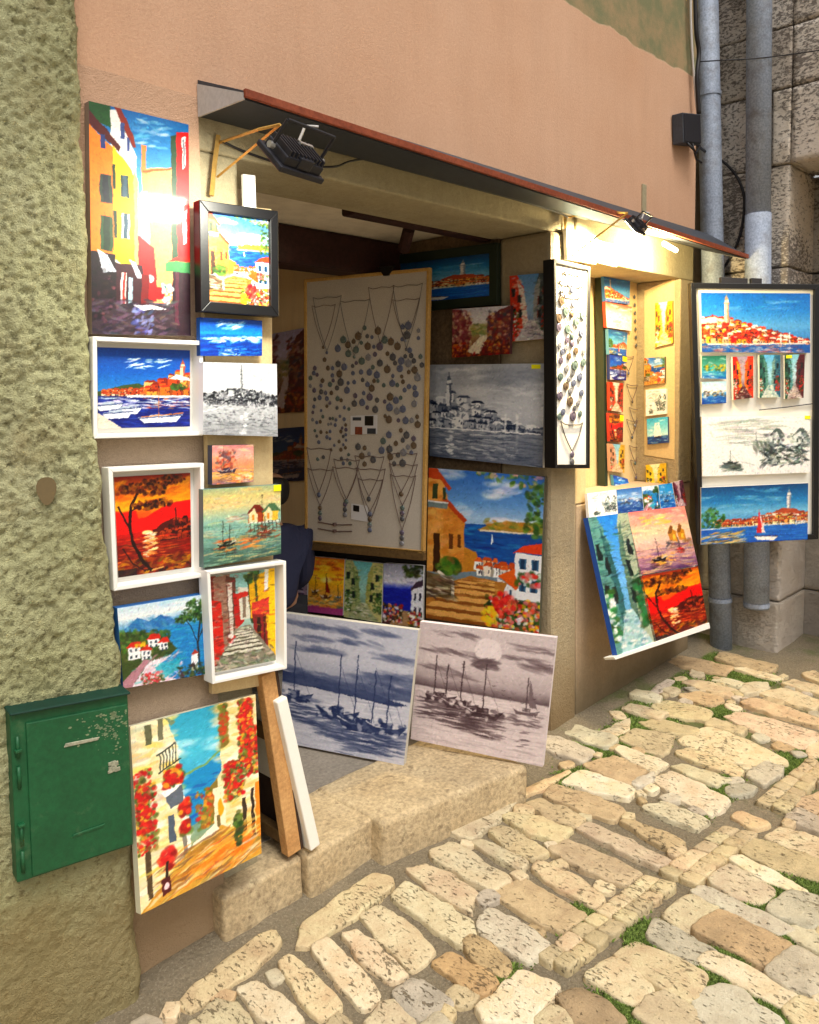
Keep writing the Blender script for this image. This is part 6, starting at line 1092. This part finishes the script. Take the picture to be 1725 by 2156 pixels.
# ------------------------------------------------------------------ cables, box, pipes
def cable(label, pts, pl, r, mat='cable', cat='cable'):
    P = [hit(x, y, pl) if not isinstance(pl, list) else hit(x, y, pl[k]) for k, (x, y) in enumerate(pts)]; Q = []
    for k in range(len(P)-1):
        a, b_, c, d = P[max(k-1, 0)], P[k], P[k+1], P[min(k+2, len(P)-1)]
        for t in np.linspace(0, 1, 6, endpoint=False): Q.append(.5*((2*b_)+(-a+c)*t+(2*a-5*b_+4*c-d)*t*t+(-a+3*b_-3*c+d)*t**3))
    o = MB().tube(Q+[P[-1]], r, 6).build('cable', M[mat], smooth=True); return tag(o, label, cat)
cable('thin cable sagging along the lintel between the two floodlights', [(470, 298), (520, 321), (604, 346), (700, 351), (735, 340), (775, 335), (830, 346), (900, 366), (1000, 394), (1100, 424), (1175, 447), (1196, 458)], fac(.035), .004)
cable('pale vertical cable beside the left drainpipe', [(1454, -40), (1455, 40), (1458, 110), (1464, 190), (1470, 250)], fac(.03), .007, 'white_cable')
cable('thick black cable bundle beside the left drainpipe', [(1464, -40), (1466, 60), (1472, 110), (1468, 160), (1472, 240)], fac(.045), .013)
cable('black cable looping from the junction box over the stone wall', [(1462, 300), (1490, 322), (1519, 337), (1550, 369), (1567, 414), (1563, 475), (1547, 526), (1520, 570), (1500, 600)], [fac(.05), pl_x(4.86), pl_x(4.95)]+[pl_x(5.0)]*6, .008)
cable('thin wire crossing both drainpipes high up', [(1464, 130), (1530, 126), (1620, 120), (1780, 98)], [pl_x(4.72), pl_x(4.72), pl_x(4.88), pl_x(4.95)], .0035)
jq = quad(fac(.07), (1438, 236), (1474, 240), (1476, 304), (1440, 300)); T = thing('junction_box', 'weathered grey junction box with loose wires at the corner of the salmon wall', 'junction box', (jq[2]+jq[3])/2)
slab('box_body', jq, .065, 'grey_metal', T, .004); slab('box_lid', [p+qn(jq)*.006 for p in inset(jq, .006, .006)], .005, 'dark_iron', T, .002)
MB().tube([qp(jq, .2, 1), qp(jq, .4, 1.25)+V(0, -.02, 0), qp(jq, .7, 1.3), qp(jq, .95, 1.05)], .007, 6).tube([qp(jq, .5, 1), qp(jq, .7, 1.5), qp(jq, 1.0, 1.6)], .006, 6).build('loose_wires', M['cable'], T, smooth=True)
def pipe(label, top, bot, pl, r, collars, mat, lowmat=None, lowfrom=None, name='drainpipe'):
    a = hit(*top, pl); b_ = hit(*bot, pl); a = a+(a-b_)*.5; T = thing(name, label, 'drainpipe', b_); ez_ = nrm(a-b_)
    at = lambda y: b_+(a-b_)*((hit(bot[0]+(top[0]-bot[0])*(bot[1]-y)/(bot[1]-top[1]), y, pl)-b_)@ez_)/np.linalg.norm(a-b_)
    if lowfrom: m_ = at(lowfrom); MB().tube([m_, a], r, 24).build('pipe_section', M[mat], T, smooth=True); MB().tube([b_, m_+ez_*.03], r*1.05, 24).build('pipe_section', M[lowmat], T, smooth=True)
    else: MB().tube([b_, a], r, 24).build('pipe_section', M[mat], T, smooth=True)
    for y in collars: p = at(y); MB().tube([p-ez_*.012, p+ez_*.012], r*1.08, 24).build('pipe_collar', M['zinc'], T)
    return T
pipe('left grey drainpipe running down to the paving', (1489, 0), (1519, 1372), pl_x(4.88), .066, (200, 640, 1262), 'zinc')
pipe('right grey drainpipe ending in an open foot above the stone block', (1599, 0), (1593, 1279), pl_x(4.92), .07, (1272,), 'zinc', 'zinc', 462)

# ------------------------------------------------------------------ a person seated in the shop, mostly hidden
hp = hit(569, 1022, pl_y(-1.45)); M['skin'] = plain('skin', 'b98a6c', .55); M['hair'] = plain('black hair', '15110f', .55, scale=300); M['shirt'] = plain('navy shirt cloth', '2f3350', .85, bs=.3); M['trouser'] = plain('dark trousers', '25252c', .85)
def skin(name, mat, nodes, edges, parent, root=0, base=None):
    me = bpy.data.meshes.new(name); me.from_pydata([tuple(V(*p[:3])) for p in nodes], edges, []); o = bpy.data.objects.new(name, me); COL.objects.link(o); me.materials.append(mat)
    o.modifiers.new('skin', 'SKIN'); me.skin_vertices.new() if not me.skin_vertices else None
    for k, p in enumerate(nodes): me.skin_vertices[0].data[k].radius = (p[3], p[4] if len(p) > 4 else p[3]); me.skin_vertices[0].data[k].use_root = (k == root)
    s_ = o.modifiers.new('sub', 'SUBSURF'); s_.levels = 2; s_.render_levels = 2
    o.parent = parent; return o
seat = .47; zh = hp[2]; T = thing('person', 'person with black hair and navy shirt seated inside, mostly hidden behind the paintings', 'person', (hp[0], hp[1], .17)); T.rotation_euler = (0, 0, R(-15))
zz0 = zh-.17; zs = zz0-.27; hpz = zs-.45
body = [(0, 0, hpz, .13, .11), (0, .0, hpz+.2, .12, .1), (0, 0, zs-.03, .1, .08), (0, .0, zs+.07, .05), (0, .015, zz0-.09, .06), (0, .02, zz0, .085, .1), (0, .015, zz0+.07, .075, .085),
        (.14, 0, zs-.05, .035), (.22, .06, zs-.28, .042), (.15, .27, zs-.4, .033), (.12, .34, zs-.42, .03), (-.14, 0, zs-.05, .035), (-.22, .06, zs-.28, .042), (-.15, .27, zs-.4, .033), (-.12, .34, zs-.42, .03),
        (.09, .06, hpz-.03, .085), (.11, .42, hpz-.04, .06), (.11, .44, .1, .042), (.11, .56, .05, .035), (-.09, .06, hpz-.03, .085), (-.11, .42, hpz-.04, .06), (-.11, .44, .1, .042), (-.11, .56, .05, .035), (0, .11, zz0-.01, .018), (.085, .02, zz0, .022), (-.085, .02, zz0, .022)]
be = [(0, 1), (1, 2), (2, 3), (3, 4), (4, 5), (5, 6), (2, 7), (7, 8), (8, 9), (9, 10), (2, 11), (11, 12), (12, 13), (13, 14), (0, 15), (15, 16), (16, 17), (17, 18), (0, 19), (19, 20), (20, 21), (21, 22), (5, 23), (5, 24), (5, 25)]
for s_, w_ in ((1, 10), (-1, 14)):
    x0, y0, z0 = body[w_][:3]
    for k in range(4): body.append((x0+s_*(.03-.02*k), y0+.05+.01*(1.5-abs(k-1.5)), z0-.005, .009)); body.append((x0+s_*(.03-.02*k), y0+.085+.012*(1.5-abs(k-1.5)), z0-.03, .008)); be += [(w_, len(body)-2), (len(body)-2, len(body)-1)]
    body.append((x0-s_*.045, y0+.03, z0-.01, .01)); be.append((w_, len(body)-1))
skin('body', M['skin'], body, be, T)
skin('shirt', M['shirt'], [(0, 0, hpz+.0, .15, .13), (0, 0, hpz+.2, .15, .13), (0, 0, zs-.02, .165, .135), (0, 0, zs+.05, .08), (.18, 0, zs-.02, .085), (.225, .06, zs-.28, .056), (.17, .22, zs-.375, .045), (-.18, 0, zs-.02, .085), (-.225, .06, zs-.28, .056), (-.17, .22, zs-.375, .045)], [(0, 1), (1, 2), (2, 3), (2, 4), (4, 5), (5, 6), (2, 7), (7, 8), (8, 9)], T)
skin('trousers', M['trouser'], [(0, 0, hpz-.03, .14, .12), (.09, .06, hpz-.03, .1), (.11, .42, hpz-.04, .075), (.11, .44, .1, .06), (-.09, .06, hpz-.03, .1), (-.11, .42, hpz-.04, .075), (-.11, .44, .1, .06)], [(0, 1), (1, 2), (2, 3), (0, 4), (4, 5), (5, 6)], T)
skin('hair', M['hair'], [(0, -.03, zz0+.05, .1, .1), (0, -.05, zz0-.02, .1, .08), (0, -.055, zz0-.12, .08, .06)], [(0, 1), (1, 2)], T)
S = thing('stool', 'plain wooden stool under the seated person', 'stool', (hp[0], hp[1], .165)); sz = .17+hpz-.15
MB().tube([(hp[0], hp[1], sz-.03), (hp[0], hp[1], sz)], .17, 24).build('seat', M['brown_wood'], S, bev=.004)
for a in range(4): MB().tube([(hp[0]+.11*math.cos(a*1.57+.8), hp[1]+.11*math.sin(a*1.57+.8), sz-.031), (hp[0]+.15*math.cos(a*1.57+.8), hp[1]+.15*math.sin(a*1.57+.8), .166)], .017, 8).build('leg', M['brown_wood'], S)
